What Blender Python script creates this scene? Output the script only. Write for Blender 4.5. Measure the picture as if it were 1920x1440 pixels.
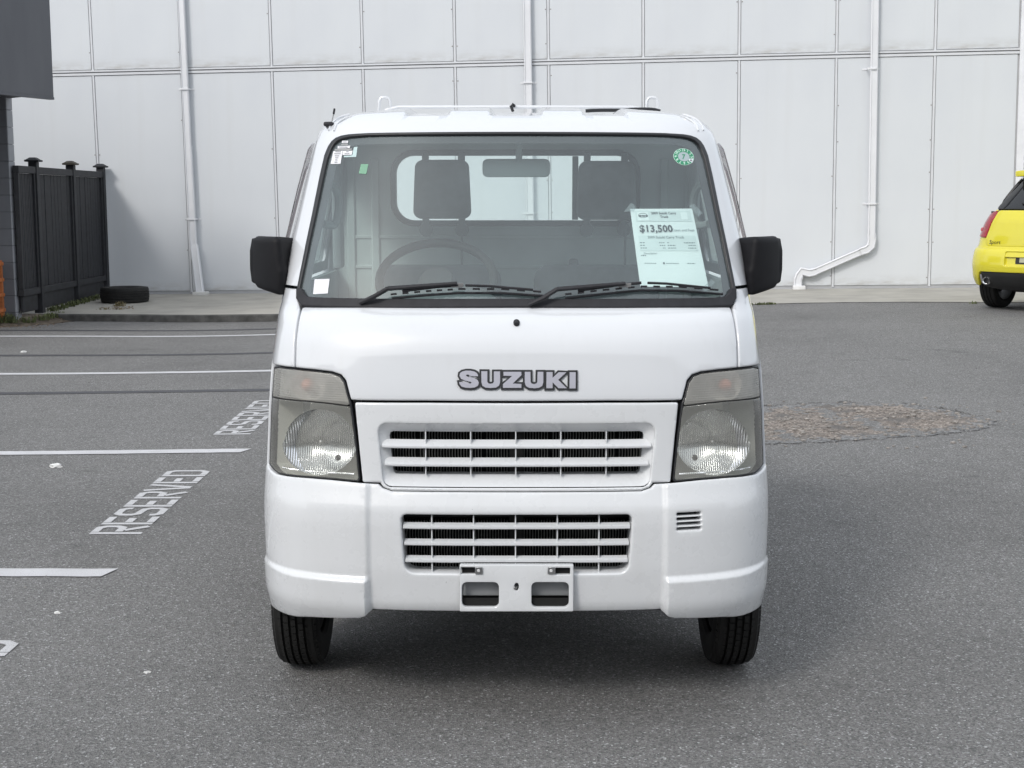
import bpy, bmesh, math, random
import numpy as np
from mathutils import Vector, Matrix
from mathutils.geometry import delaunay_2d_cdt

random.seed(7)
RNG = np.random.default_rng(7)
scene = bpy.context.scene
COL = scene.collection
for _o in list(bpy.data.objects):
    bpy.data.objects.remove(_o)

# ------------------------------------------------------------------ camera, sky, sun, exposure
CAM_X, CAM_Y, CAM_Z = -0.0126, -3.67, 1.461
PITCH = math.atan(340.0 / 2560.0)
cam_data = bpy.data.cameras.new('camera')
cam_data.sensor_width = 36.0
cam_data.lens = 48.0
cam_data.clip_start = 0.05
cam_data.clip_end = 1500.0
cam = bpy.data.objects.new('camera', cam_data)
COL.objects.link(cam)
cam.location = (CAM_X, CAM_Y, CAM_Z)
cam.rotation_euler = (math.pi / 2 - PITCH, 0.0, 0.0)
scene.camera = cam

SUN_DIR = Vector((0.69, 1.0, -1.0)).normalized()      # the way the light travels
SUN_ELEV = math.asin(-SUN_DIR.z)
world = bpy.data.worlds.new('World')
scene.world = world
world.use_nodes = True
wn = world.node_tree
wn.nodes.clear()
w_out = wn.nodes.new('ShaderNodeOutputWorld')
w_bg = wn.nodes.new('ShaderNodeBackground')
w_sky = wn.nodes.new('ShaderNodeTexSky')
w_sky.sky_type = 'NISHITA'
w_sky.sun_disc = False
w_sky.sun_elevation = SUN_ELEV
w_sky.sun_rotation = math.atan2(-SUN_DIR.x, -SUN_DIR.y)
w_sky.air_density = 1.0
w_sky.dust_density = 4.0
w_sky.ozone_density = 1.0
w_hsv = wn.nodes.new('ShaderNodeHueSaturation')      # high thin cloud: the blue is washed out evenly
w_hsv.inputs['Saturation'].default_value = 0.45
w_bg.inputs['Strength'].default_value = 0.15
wn.links.new(w_sky.outputs[0], w_hsv.inputs['Color'])
w_mix = wn.nodes.new('ShaderNodeMix'); w_mix.data_type = 'RGBA'      # an even sheet of cloud over the clear sky
w_mix.inputs[0].default_value = 0.72
w_mix.inputs[7].default_value = (4.78, 5.08, 5.45, 1.0)
wn.links.new(w_hsv.outputs[0], w_mix.inputs[6])
wn.links.new(w_mix.outputs[2], w_bg.inputs['Color'])
wn.links.new(w_bg.outputs[0], w_out.inputs['Surface'])

sun_data = bpy.data.lights.new('sun', 'SUN')
sun_data.energy = 0.95
sun_data.angle = math.radians(12.0)
sun_data.color = (1.0, 0.97, 0.93)
sun = bpy.data.objects.new('sun', sun_data)
COL.objects.link(sun)
sun.rotation_euler = SUN_DIR.to_track_quat('-Z', 'Y').to_euler()

scene.view_settings.view_transform = 'Standard'
scene.view_settings.look = 'None'
scene.view_settings.exposure = 0.52
scene.view_settings.gamma = 1.0
scene.view_settings.use_curve_mapping = False
scene.cycles.max_bounces = 10
scene.cycles.transparent_max_bounces = 16

# ------------------------------------------------------------------ picture measures -> places
_F = 2560.0
_C, _S = math.cos(PITCH), math.sin(PITCH)
def proj(x, y, z):
    a = y - CAM_Y; w = z - CAM_Z
    d = a * _C - w * _S; v = a * _S + w * _C
    return 960 + _F * (x - CAM_X) / d, 720 - _F * v / d
def at(px, py, Y):
    """point on the upright plane y = Y"""
    k = (720 - py) / _F; a = Y - CAM_Y
    w = (k * a * _C - a * _S) / (_C + k * _S)
    d = a * _C - w * _S
    return Vector((CAM_X + (px - 960) * d / _F, Y, CAM_Z + w))
def on_ground(px, py, z=0.0):
    lo, hi = -3.0, 300.0
    for _ in range(60):
        m = (lo + hi) / 2
        if proj(0, m, z)[1] > py: lo = m
        else: hi = m
    return at(px, py, lo)

# ------------------------------------------------------------------ objects
def tag(o, label=None, cat=None, group=None, kind=None):
    if label: o['label'] = label
    if cat: o['category'] = cat
    if group: o['group'] = group
    if kind: o['kind'] = kind
    return o
def empty(name, loc=(0, 0, 0), rz=0.0):
    o = bpy.data.objects.new(name, None)
    o.location = loc; o.rotation_euler = (0, 0, rz)
    o.empty_display_size = 0.1
    COL.objects.link(o)
    return o
def link_mesh(name, me, material, parent=None):
    o = bpy.data.objects.new(name, me)
    if material is not None and not me.materials: me.materials.append(material)
    COL.objects.link(o)
    if parent is not None: o.parent = parent
    return o
def copy_tree(o, parent=None):
    c = o.copy(); COL.objects.link(c); c.parent = parent
    for ch in o.children: copy_tree(ch, c)
    return c

class MB:
    """collects shapes for one mesh"""
    def __init__(s): s.v = []; s.f = []
    def add(s, vs, fs):
        b = len(s.v); s.v += [tuple(p) for p in vs]; s.f += [tuple(i + b for i in f) for f in fs]; return s
    def box(s, lo, hi):
        x0, y0, z0 = lo; x1, y1, z1 = hi
        return s.add([(x0,y0,z0),(x1,y0,z0),(x1,y1,z0),(x0,y1,z0),(x0,y0,z1),(x1,y0,z1),(x1,y1,z1),(x0,y1,z1)],
              [(0,3,2,1),(4,5,6,7),(0,1,5,4),(1,2,6,5),(2,3,7,6),(3,0,4,7)])
    def rbox(s, lo, hi, r=0.01, seg=2, mat=None):
        bm = bmesh.new(); bmesh.ops.create_cube(bm, size=1)
        c = (Vector(lo) + Vector(hi)) / 2; d = Vector(hi) - Vector(lo)
        for v in bm.verts: v.co = Vector((v.co.x * d.x, v.co.y * d.y, v.co.z * d.z))
        bmesh.ops.bevel(bm, geom=list(bm.edges), offset=min(r, min(d) * .49), segments=seg, affect='EDGES', profile=0.5)
        vs = [(mat @ v.co if mat else v.co) + c for v in bm.verts]
        bm.verts.index_update()
        s.add(vs, [[v.index for v in f.verts] for f in bm.faces]); bm.free(); return s
    def tube(s, pts, r, n=10, caps=True, flat=1.0):
        pts = [Vector(p) for p in pts]; rs = r if isinstance(r, (list, tuple)) else [r] * len(pts)
        t0 = (pts[1] - pts[0]).normalized()
        up = Vector((0, 0, 1)) if abs(t0.z) < .9 else Vector((1, 0, 0))
        nrm = (up - t0 * up.dot(t0)).normalized()
        vs = []
        for i, p in enumerate(pts):
            a = pts[max(i - 1, 0)]; b = pts[min(i + 1, len(pts) - 1)]
            t = (b - a).normalized()
            nrm = (nrm - t * nrm.dot(t)).normalized(); bi = t.cross(nrm)
            for k in range(n):
                an = 2 * math.pi * k / n
                vs.append(p + (nrm * math.cos(an) * flat + bi * math.sin(an)) * rs[i])
        fs = []
        for i in range(len(pts) - 1):
            for k in range(n):
                k2 = (k + 1) % n
                fs.append((i*n+k, i*n+k2, (i+1)*n+k2, (i+1)*n+k))
        if caps:
            fs.append(tuple(range(n - 1, -1, -1))); m = (len(pts) - 1) * n; fs.append(tuple(m + k for k in range(n)))
        return s.add(vs, fs)
    def lathe(s, prof, n=48, mat=None, close=False):
        """profile (r, h) turned about local z"""
        vs = []; m = len(prof)
        for k in range(n):
            a = 2 * math.pi * k / n
            for r, h in prof:
                p = Vector((r * math.cos(a), r * math.sin(a), h)); vs.append(mat @ p if mat else p)
        fs = []
        for k in range(n):
            k2 = (k + 1) % n
            for i in range(m if close else m - 1):
                j = (i + 1) % m
                fs.append((k*m+i, k2*m+i, k2*m+j, k*m+j))
        return s.add(vs, fs)
    def prism(s, poly, depth, mat):
        """2D polygon at local z=0 pushed to local z=depth"""
        n = len(poly)
        vs = [mat @ Vector((p[0], p[1], 0)) for p in poly] + [mat @ Vector((p[0], p[1], depth)) for p in poly]
        fs = [tuple(range(n - 1, -1, -1)), tuple(range(n, 2 * n))] + [(i, (i+1) % n, n + (i+1) % n, n + i) for i in range(n)]
        return s.add(vs, fs)
    def build(s, name, material, parent=None, smooth=35, fix=False):
        me = bpy.data.meshes.new(name)
        me.from_pydata(s.v, [], s.f); me.validate(); 
        if fix:
            bm = bmesh.new(); bm.from_mesh(me); bmesh.ops.recalc_face_normals(bm, faces=bm.faces); bm.to_mesh(me); bm.free()
        if smooth:
            me.shade_smooth(); me.set_sharp_from_angle(angle=math.radians(smooth))
        me.update()
        return link_mesh(name, me, material, parent)

def bevel_mod(o, w, seg=2, ang=35):
    m = o.modifiers.new('edge', 'BEVEL'); m.width = w; m.segments = seg; m.limit_method = 'ANGLE'; m.angle_limit = math.radians(ang)
    m.harden_normals = False
    return o

# ------------------------------------------------------------------ outlines and panels
def area(p): return 0.5 * sum(p[i][0] * p[(i+1) % len(p)][1] - p[(i+1) % len(p)][0] * p[i][1] for i in range(len(p)))
def rpoly(pts, r=0.01, seg=5):
    """polygon with rounded corners; a point may carry its own radius as a third value"""
    out = []; n = len(pts)
    for i in range(n):
        p = Vector(pts[i][:2]); ri = pts[i][2] if len(pts[i]) > 2 else r
        a = Vector(pts[i - 1][:2]) - p; b = Vector(pts[(i + 1) % n][:2]) - p
        la, lb = a.length, b.length
        if ri <= 0 or la < 1e-6 or lb < 1e-6: out.append(tuple(p)); continue
        a /= la; b /= lb
        ang = math.acos(max(-1, min(1, a.dot(b))))
        if ang > math.pi - .05: out.append(tuple(p)); continue
        d = min(ri / math.tan(ang / 2), la * .48, lb * .48); ri = d * math.tan(ang / 2)
        c = p + (a + b).normalized() * (ri / math.sin(ang / 2))
        s0 = p + a * d; s1 = p + b * d
        a0 = math.atan2(s0.y - c.y, s0.x - c.x); a1 = math.atan2(s1.y - c.y, s1.x - c.x)
        da = (a1 - a0 + math.pi) % (2 * math.pi) - math.pi
        for k in range(seg + 1):
            t = a0 + da * k / seg
            out.append((c.x + ri * math.cos(t), c.y + ri * math.sin(t)))
    return out
def mirrored(half):
    """half outline on the left, from the middle round to the middle again -> the whole"""
    return list(half) + [(-p[0],) + tuple(p[1:]) for p in reversed(half) if abs(p[0]) > 1e-4]
def resample(p, d):
    out = []
    for i in range(len(p)):
        a, b = p[i], p[(i + 1) % len(p)]
        L = math.hypot(b[0] - a[0], b[1] - a[1]); n = max(1, int(math.ceil(L / d)))
        if L < 1e-7: continue
        for k in range(n): out.append((a[0] + (b[0]-a[0]) * k / n, a[1] + (b[1]-a[1]) * k / n))
    return out
def inside(P, poly):
    x, y = P[:, 0], P[:, 1]; r = np.zeros(len(P), bool); q = np.asarray(poly)
    x0, y0 = q[:, 0], q[:, 1]; x1, y1 = np.roll(x0, -1), np.roll(y0, -1)
    for i in range(len(q)):
        if y0[i] == y1[i]: continue
        c = (y0[i] > y) != (y1[i] > y)
        r ^= c & (x < (x1[i] - x0[i]) * (y - y0[i]) / (y1[i] - y0[i]) + x0[i])
    return r
def edist(P, loops):
    best = np.full(len(P), 1e9)
    for poly in loops:
        q = np.asarray(poly); a = q; b = np.roll(q, -1, axis=0)
        for i in range(len(q)):
            d = b[i] - a[i]; L = d @ d + 1e-18
            t = np.clip(((P - a[i]) @ d) / L, 0, 1)
            e = P - (a[i] + t[:, None] * d)
            best = np.minimum(best, e[:, 0] ** 2 + e[:, 1] ** 2)
    return np.sqrt(best)
def surf_normals(fn, U, V, e=1.5e-3):
    du = fn(U + e, V) - fn(U - e, V); dv = fn(U, V + e) - fn(U, V - e)
    n = np.cross(du, dv); n /= np.linalg.norm(n, axis=1)[:, None] + 1e-12
    return n
def panel(mb, outline, fn, holes=(), grid=0.012, rnd=0.0, depth=0.0, rel=0.0, extra=None, flip=False, step=None, back=False, hole_depth=None):
    """a sheet with an outline in (u, v), laid on the surface fn, edges rolled over by rnd and returned by depth"""
    st = step or grid
    if area(outline) < 0: outline = outline[::-1]
    loops = [resample(outline, st)] + [resample(h, st) for h in holes]
    pts = []; edges = []
    for lp in loops:
        b = len(pts); pts += lp; edges += [(b + i, b + (i + 1) % len(lp)) for i in range(len(lp))]
    q = np.asarray(loops[0]); lo = q.min(0); hi = q.max(0)
    cand = []
    nx = max(1, int((hi[0] - lo[0]) / grid)); ny = max(1, int((hi[1] - lo[1]) / grid))
    gx, gy = np.meshgrid(np.linspace(lo[0], hi[0], nx + 1), np.linspace(lo[1], hi[1], ny + 1))
    G = np.stack([gx.ravel(), gy.ravel()], 1)
    G += 1e-5 * np.sin(G[:, ::-1] * 977.0)
    def ok(P, t):
        m = inside(P, loops[0])
        for h in loops[1:]: m &= ~inside(P, h)
        P = P[m]
        return P[edist(P, loops) > t] if len(P) else P
    sets = [ok(G, max(grid * .55, rnd * 1.25))]
    if extra is not None and len(extra): sets.append(ok(np.asarray(extra, float), grid * .3))
    if rnd > 0:
        for t in (.12, .36, .68, 1.0):
            R = []
            for li, lp in enumerate(loops):
                a = np.asarray(lp); nxt = np.roll(a, -1, 0); prv = np.roll(a, 1, 0)
                tg = nxt - prv; nn = np.stack([-tg[:, 1], tg[:, 0]], 1); nn /= np.linalg.norm(nn, axis=1)[:, None] + 1e-12
                if area(lp) < 0: nn = -nn
                if li: nn = -nn
                R.append(a + nn * rnd * t)
            sets.append(ok(np.concatenate(R), rnd * t * .9))
    for s_ in sets: pts += [tuple(p) for p in s_]
    vs, es, fs = delaunay_2d_cdt([Vector(p) for p in pts], edges, [], 0, 1e-6)[:3]
    P = np.array([(v.x, v.y) for v in vs])
    F = [tuple(f) for f in fs]
    cen = np.array([P[list(f)].mean(0) for f in F])
    keep = inside(cen, loops[0])
    for h in loops[1:]: keep &= ~inside(cen, h)
    F = [f for f, k in zip(F, keep) if k]
    F = [f if area([P[i] for i in f]) > 0 else f[::-1] for f in F]
    X = fn(P[:, 0], P[:, 1]); N = surf_normals(fn, P[:, 0], P[:, 1])
    if rel: X = X + N * rel
    if rnd > 0:
        d = np.clip(edist(P, loops), 0, rnd)
        X = X - N * (rnd - np.sqrt(np.maximum(0, rnd ** 2 - (rnd - d) ** 2)))[:, None]
    V = [tuple(p) for p in X]
    if depth > 0:
        cnt = {}
        for f in F:
            for i in range(len(f)):
                a, b = f[i], f[(i + 1) % len(f)]; cnt[(a, b)] = 1
        bd = [(a, b) for (a, b) in cnt if (b, a) not in cnt]
        idx = {}
        for a, b in bd:
            for k in (a, b):
                if k not in idx:
                    idx[k] = len(V); V.append(tuple(X[k] - N[k] * depth))
        F = F + [(b, a, idx[a], idx[b]) for a, b in bd]
    if back:
        n0 = len(V); 
    if flip: F = [f[::-1] for f in F]
    mb.add(V, F)
    return mb
def plane_fn(o, ux, uy):
    o, ux, uy = Vector(o), Vector(ux), Vector(uy)
    def fn(U, V): return np.stack([o[k] + ux[k] * U + uy[k] * V for k in range(3)], 1)
    return fn
def circle(cx, cy, r, n=24, ry=None): return [(cx + r * math.cos(2*math.pi*k/n), cy + (ry or r) * math.sin(2*math.pi*k/n)) for k in range(n)]
def rect(x0, y0, x1, y1, r=0.0, seg=4):
    p = [(x0, y0), (x1, y0), (x1, y1), (x0, y1)]
    return rpoly(p, r, seg) if r > 0 else p
def text_verts(body, size=1.0, bold=0.0, align='CENTER', cw=1.0):
    cu = bpy.data.curves.new('txt', 'FONT'); cu.body = body; cu.size = size; cu.align_x = align; cu.align_y = 'CENTER'; cu.offset = bold; cu.resolution_u = 2
    cu.space_character = cw
    o = bpy.data.objects.new('txt', cu); COL.objects.link(o)
    dg = bpy.context.evaluated_depsgraph_get(); me = bpy.data.meshes.new_from_object(o.evaluated_get(dg))
    V = [tuple(v.co) for v in me.vertices]; F = [tuple(p.vertices) for p in me.polygons]
    bpy.data.objects.remove(o); bpy.data.curves.remove(cu); bpy.data.meshes.remove(me)
    return V, F

# ------------------------------------------------------------------ materials
def new_mat(name):
    m = bpy.data.materials.new(name); m.use_nodes = True
    nt = m.node_tree; b = nt.nodes['Principled BSDF']
    return m, nt, b
def lin(r, g=None, b=None):
    """0-255 picture value -> linear colour"""
    if g is None: g = b = r
    f = lambda c: (c/255/12.92 if c/255 <= .04045 else ((c/255 + .055) / 1.055) ** 2.4)
    return (f(r), f(g), f(b), 1.0)
def rgb(r, g=None, b=None):
    if g is None: g = b = r
    return (r, g, b, 1.0)
def node(nt, t, **kw):
    n = nt.nodes.new(t)
    for k, v in kw.items():
        if k in n.inputs: n.inputs[k].default_value = v
        else: setattr(n, k, v)
    return n
def ramp(nt, fac, stops, interp='LINEAR'):
    n = nt.nodes.new('ShaderNodeValToRGB'); n.color_ramp.interpolation = interp
    el = n.color_ramp.elements
    while len(el) < len(stops): el.new(0.5)
    for e, (p, c) in zip(el, stops): e.position = p; e.color = c if len(c) == 4 else tuple(c) + (1,)
    nt.links.new(fac, n.inputs[0]); return n
def mixc(nt, fac, a, b, mode='MIX'):
    n = nt.nodes.new('ShaderNodeMix'); n.data_type = 'RGBA'; n.blend_type = mode
    for sock, v in ((n.inputs[0], fac), (n.inputs[6], a), (n.inputs[7], b)):
        if hasattr(v, 'is_output') or isinstance(v, bpy.types.NodeSocket): nt.links.new(v, sock)
        else: sock.default_value = v
    return n.outputs[2]
def coords(nt, kind='Object', scale=(1, 1, 1)):
    if kind == 'World':
        g = nt.nodes.new('ShaderNodeNewGeometry'); src = g.outputs['Position']
    else:
        g = nt.nodes.new('ShaderNodeTexCoord'); src = g.outputs[kind]
    if scale == (1, 1, 1): return src
    m = nt.nodes.new('ShaderNodeMapping'); m.inputs['Scale'].default_value = scale
    nt.links.new(src, m.inputs['Vector']); return m.outputs[0]
def noise(nt, vec, scale, detail=3, rough=0.55):
    n = node(nt, 'ShaderNodeTexNoise'); n.inputs['Scale'].default_value = scale; n.inputs['Detail'].default_value = detail; n.inputs['Roughness'].default_value = rough
    nt.links.new(vec, n.inputs['Vector']); return n.outputs[0]
def bump(nt, b, h, strength=0.3, dist=0.01):
    n = nt.nodes.new('ShaderNodeBump'); n.inputs['Strength'].default_value = strength; n.inputs['Distance'].default_value = dist
    nt.links.new(h, n.inputs['Height']); nt.links.new(n.outputs[0], b.inputs['Normal']); return n
def simple(name, col, rough=0.5, metal=0.0, spec=0.5, coat=0.0, var=0.06, vs=6.0, bmp=0.0, bs=200.0):
    """plain material with a little unevenness"""
    m, nt, b = new_mat(name)
    if not isinstance(col, (tuple, list)): col = rgb(col)
    b.inputs['Roughness'].default_value = rough; b.inputs['Metallic'].default_value = metal
    b.inputs['Specular IOR Level'].default_value = spec; b.inputs['Coat Weight'].default_value = coat
    b.inputs['Coat Roughness'].default_value = 0.05
    v = coords(nt, 'World')
    n = noise(nt, v, vs, 4)
    lo = tuple(c * (1 - var) for c in col[:3]) + (1,); hi = tuple(min(1, c * (1 + var)) for c in col[:3]) + (1,)
    r = ramp(nt, n, [(0.3, lo), (0.7, hi)])
    nt.links.new(r.outputs[0], b.inputs['Base Color'])
    if bmp: bump(nt, b, noise(nt, v, bs, 3), bmp, 0.002)
    return m

def m_paint(name, col, rough=0.22, dirt=0.05):
    m, nt, b = new_mat(name)
    v = coords(nt, 'World')
    big = noise(nt, v, 3.0, 3); streak = noise(nt, coords(nt, 'World', (26, 26, 1.2)), 1.0, 3)
    c0 = mixc(nt, ramp(nt, big, [(.35, rgb(0)), (.75, rgb(1))]).outputs[0], col, tuple(c * .975 for c in col[:3]) + (1,))
    g = ramp(nt, streak, [(.55, rgb(0)), (.90, rgb(dirt * 3))]).outputs[0]
    c1 = mixc(nt, g, c0, (col[0] * .72, col[1] * .70, col[2] * .64, 1))
    # road film and small chips, thicker low on the body
    sz = node(nt, 'ShaderNodeSeparateXYZ'); nt.links.new(v, sz.inputs[0])
    lowm = ramp(nt, sz.outputs[2], [(.26, rgb(1)), (.75, rgb(.12)), (1.2, rgb(0))])
    film = mixc(nt, 1.0, lowm.outputs[0], ramp(nt, noise(nt, coords(nt, 'World', (14, 14, 3)), 1.0, 6, .62), [(.40, rgb(0)), (.85, rgb(dirt * 2.2))]).outputs[0], 'MULTIPLY')
    c1 = mixc(nt, film, c1, (col[0] * .62, col[1] * .58, col[2] * .52, 1))
    chip = mixc(nt, 1.0, ramp(nt, sz.outputs[2], [(.3, rgb(1)), (1.15, rgb(.35)), (1.3, rgb(0))]).outputs[0], ramp(nt, noise(nt, v, 85, 2, .5), [(.785, rgb(0)), (.80, rgb(.75))]).outputs[0], 'MULTIPLY')
    c1 = mixc(nt, chip, c1, rgb(.10, .095, .09))
    nt.links.new(c1, b.inputs['Base Color'])
    rr = ramp(nt, noise(nt, v, 18.0, 4), [(.3, rgb(rough * .85)), (.75, rgb(rough * 1.35))])
    nt.links.new(rr.outputs[0], b.inputs['Roughness'])
    b.inputs['Specular IOR Level'].default_value = .5
    b.inputs['Coat Weight'].default_value = .9; b.inputs['Coat Roughness'].default_value = .035
    bump(nt, b, noise(nt, v, 5.0, 2), .03, .01)
    return m
def m_glass(name, tint, veil=0.0, ior=1.5, refl=1.0, rough=0.0, veilcol=(.7, .72, .73, 1), bumpfn=None, bstr=.6):
    """a pane: clear body, mirror by angle, and a pale film for dust and painted haze"""
    m = bpy.data.materials.new(name); m.use_nodes = True; nt = m.node_tree; nt.nodes.clear()
    out = nt.nodes.new('ShaderNodeOutputMaterial')
    tr = node(nt, 'ShaderNodeBsdfTransparent'); tr.inputs[0].default_value = tint
    gl = node(nt, 'ShaderNodeBsdfGlossy'); gl.inputs['Roughness'].default_value = rough; gl.inputs[0].default_value = (1, 1, 1, 1)
    fr = node(nt, 'ShaderNodeFresnel')
    gm = nt.nodes.new('ShaderNodeNewGeometry'); mi = nt.nodes.new('ShaderNodeMix'); mi.data_type = 'FLOAT'   # a thin pane mirrors alike from both faces
    mi.inputs[2].default_value = ior; mi.inputs[3].default_value = 1.0 / ior
    nt.links.new(gm.outputs['Backfacing'], mi.inputs[0]); nt.links.new(mi.outputs[0], fr.inputs[0])
    mu = node(nt, 'ShaderNodeMath', operation='MULTIPLY'); mu.inputs[1].default_value = refl
    nt.links.new(fr.outputs[0], mu.inputs[0])
    body = tr.outputs[0]
    if veil > 0:
        df = node(nt, 'ShaderNodeBsdfDiffuse'); df.inputs[0].default_value = veilcol
        mv = nt.nodes.new('ShaderNodeMixShader')
        v = coords(nt, 'World')
        r = ramp(nt, noise(nt, v, 3.5, 5, .65), [(.25, rgb(veil * .65)), (.8, rgb(veil * 1.4))])
        nt.links.new(r.outputs[0], mv.inputs[0]); nt.links.new(tr.outputs[0], mv.inputs[1]); nt.links.new(df.outputs[0], mv.inputs[2])
        body = mv.outputs[0]
    mx = nt.nodes.new('ShaderNodeMixShader')
    nt.links.new(mu.outputs[0], mx.inputs[0]); nt.links.new(body, mx.inputs[1]); nt.links.new(gl.outputs[0], mx.inputs[2])
    nt.links.new(mx.outputs[0], out.inputs[0])
    if bumpfn:
        h = bumpfn(nt); bn = nt.nodes.new('ShaderNodeBump'); bn.inputs['Strength'].default_value = bstr; bn.inputs['Distance'].default_value = .002
        nt.links.new(h, bn.inputs['Height']); nt.links.new(bn.outputs[0], gl.inputs['Normal'])
        if veil > 0: nt.links.new(bn.outputs[0], df.inputs['Normal'])
    return m
def wave(nt, scale, axis='X', coord='World'):
    v = coords(nt, coord); w = node(nt, 'ShaderNodeTexWave'); w.wave_type = 'BANDS'; w.bands_direction = axis
    w.inputs['Scale'].default_value = scale; w.inputs['Distortion'].default_value = 0
    nt.links.new(v, w.inputs['Vector']); return w.outputs['Fac']

def flutes(nt, scale, upright=True):
    """ribs that follow a skin wrapping from the front round to the side"""
    sx = node(nt, 'ShaderNodeSeparateXYZ'); nt.links.new(coords(nt, 'World'), sx.inputs[0])
    if upright:
        ab = node(nt, 'ShaderNodeMath', operation='ABSOLUTE'); nt.links.new(sx.outputs[0], ab.inputs[0])
        ad = node(nt, 'ShaderNodeMath', operation='ADD'); nt.links.new(ab.outputs[0], ad.inputs[0]); nt.links.new(sx.outputs[1], ad.inputs[1]); src = ad.outputs[0]
    else: src = sx.outputs[2]
    mu = node(nt, 'ShaderNodeMath', operation='MULTIPLY'); mu.inputs[1].default_value = scale; nt.links.new(src, mu.inputs[0])
    si = node(nt, 'ShaderNodeMath', operation='SINE'); nt.links.new(mu.outputs[0], si.inputs[0]); return si.outputs[0]

# ================================================================== the setting
def sstep(t): t = np.clip(t, 0, 1); return t * t * (3 - 2 * t)
def gz(x, y):
    """height of the lot: level under the truck, climbing gently to the far right"""
    x = np.asarray(x, float); y = np.asarray(y, float)
    return 0.29 * sstep((x + 4.2) / 9.2) * sstep((y - 1.5) / 9.5)

def m_asphalt():
    m, nt, b = new_mat('asphalt')
    v = coords(nt, 'World')
    vo = node(nt, 'ShaderNodeTexVoronoi'); vo.inputs['Scale'].default_value = 185; nt.links.new(v, vo.inputs['Vector'])
    sep = node(nt, 'ShaderNodeSeparateColor'); nt.links.new(vo.outputs['Color'], sep.inputs[0])
    stones = ramp(nt, sep.outputs[0], [(0, rgb(.11)), (.30, rgb(.172, .169, .165)), (.62, rgb(.214, .211, .206)), (.88, rgb(.258, .254, .248)), (.965, rgb(.34)), (1, rgb(.56))])
    fine = ramp(nt, noise(nt, v, 420, 2, .7), [(.30, rgb(.58)), (.5, rgb(.96)), (.68, rgb(1.30))])
    c = mixc(nt, 1.0, stones.outputs[0], fine.outputs[0], 'MULTIPLY')
    big = ramp(nt, noise(nt, v, .55, 5, .6), [(.28, rgb(.80)), (.5, rgb(1.0)), (.75, rgb(1.12))])
    c = mixc(nt, 1.0, c, big.outputs[0], 'MULTIPLY')
    mid = ramp(nt, noise(nt, coords(nt, 'World', (2.2, 5, 1)), 2.0, 4, .6), [(.28, rgb(.84)), (.42, rgb(1.0)), (1, rgb(1.03))])
    c = mixc(nt, .8, c, mid.outputs[0], 'MULTIPLY')
    # dark oily blots
    blot = ramp(nt, noise(nt, coords(nt, 'World', (1.2, 2.2, 1)), 1.9, 6, .62), [(.63, rgb(0)), (.74, rgb(1))])
    c = mixc(nt, mixc(nt, 1.0, blot.outputs[0], rgb(.45), 'MULTIPLY'), c, rgb(.05))
    nt.links.new(c, b.inputs['Base Color'])
    b.inputs['Roughness'].default_value = .86; b.inputs['Specular IOR Level'].default_value = .35
    n2 = node(nt, 'ShaderNodeMath', operation='ADD')
    nt.links.new(vo.outputs['Distance'], n2.inputs[0]); nt.links.new(noise(nt, v, 260, 3), n2.inputs[1])
    bump(nt, b, n2.outputs[0], .8, .005)
    return m
ASPHALT = m_asphalt()

def axis_pts(lo, a, b, hi, fine, n):
    return np.concatenate([-np.geomspace(-lo, -a, n)[:-1] if lo < 0 else np.linspace(lo, a, n)[:-1], np.arange(a, b, fine), np.geomspace(b, hi, n)])
xs = axis_pts(-600, -9, 9, 600, .35, 12); ys = np.concatenate([np.array([-600, -250, -100, -40, -15]), np.arange(-6, 20, .35), np.geomspace(20, 900, 12)])
gx, gy = np.meshgrid(xs, ys); gzv = gz(gx, gy)
gzv = gzv - .15 * (gy > 15.77 - .0945 * gx - 2.92 + .02 * gx + .42)      # dug out under the pavement and the building
nv = len(xs)
me = bpy.data.meshes.new('ground')
me.from_pydata(np.stack([gx.ravel(), gy.ravel(), gzv.ravel()], 1).tolist(), [],
    [(j*nv+i, j*nv+i+1, (j+1)*nv+i+1, (j+1)*nv+i) for j in range(len(ys)-1) for i in range(nv-1)])
me.shade_smooth()
tag(link_mesh('ground', me, ASPHALT), kind='structure')

# --- the wall's own frame: turned 5.4 degrees, the ground line climbing to the right
WYAW = math.radians(-5.4)
_ex = Vector((math.cos(WYAW), math.sin(WYAW), 0.0139)).normalized()
_ey = Vector((-math.sin(WYAW), math.cos(WYAW), 0)).normalized()
_ez = _ex.cross(_ey).normalized(); _ey = _ez.cross(_ex)
WO = Vector((0, 15.77, 0.205))
WM = Matrix.Translation(WO) @ Matrix((_ex, _ey, _ez)).transposed().to_4x4()
WMI = WM.inverted()
def on_wall(px, py, off=0.0):
    """wall-frame point seen at (px, py), off metres in front of the face"""
    c = WMI @ Vector((CAM_X, CAM_Y, CAM_Z)); p = WMI @ at(px, py, 15.0)
    d = p - c; t = (-off - c.y) / d.y
    return c + d * t

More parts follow.
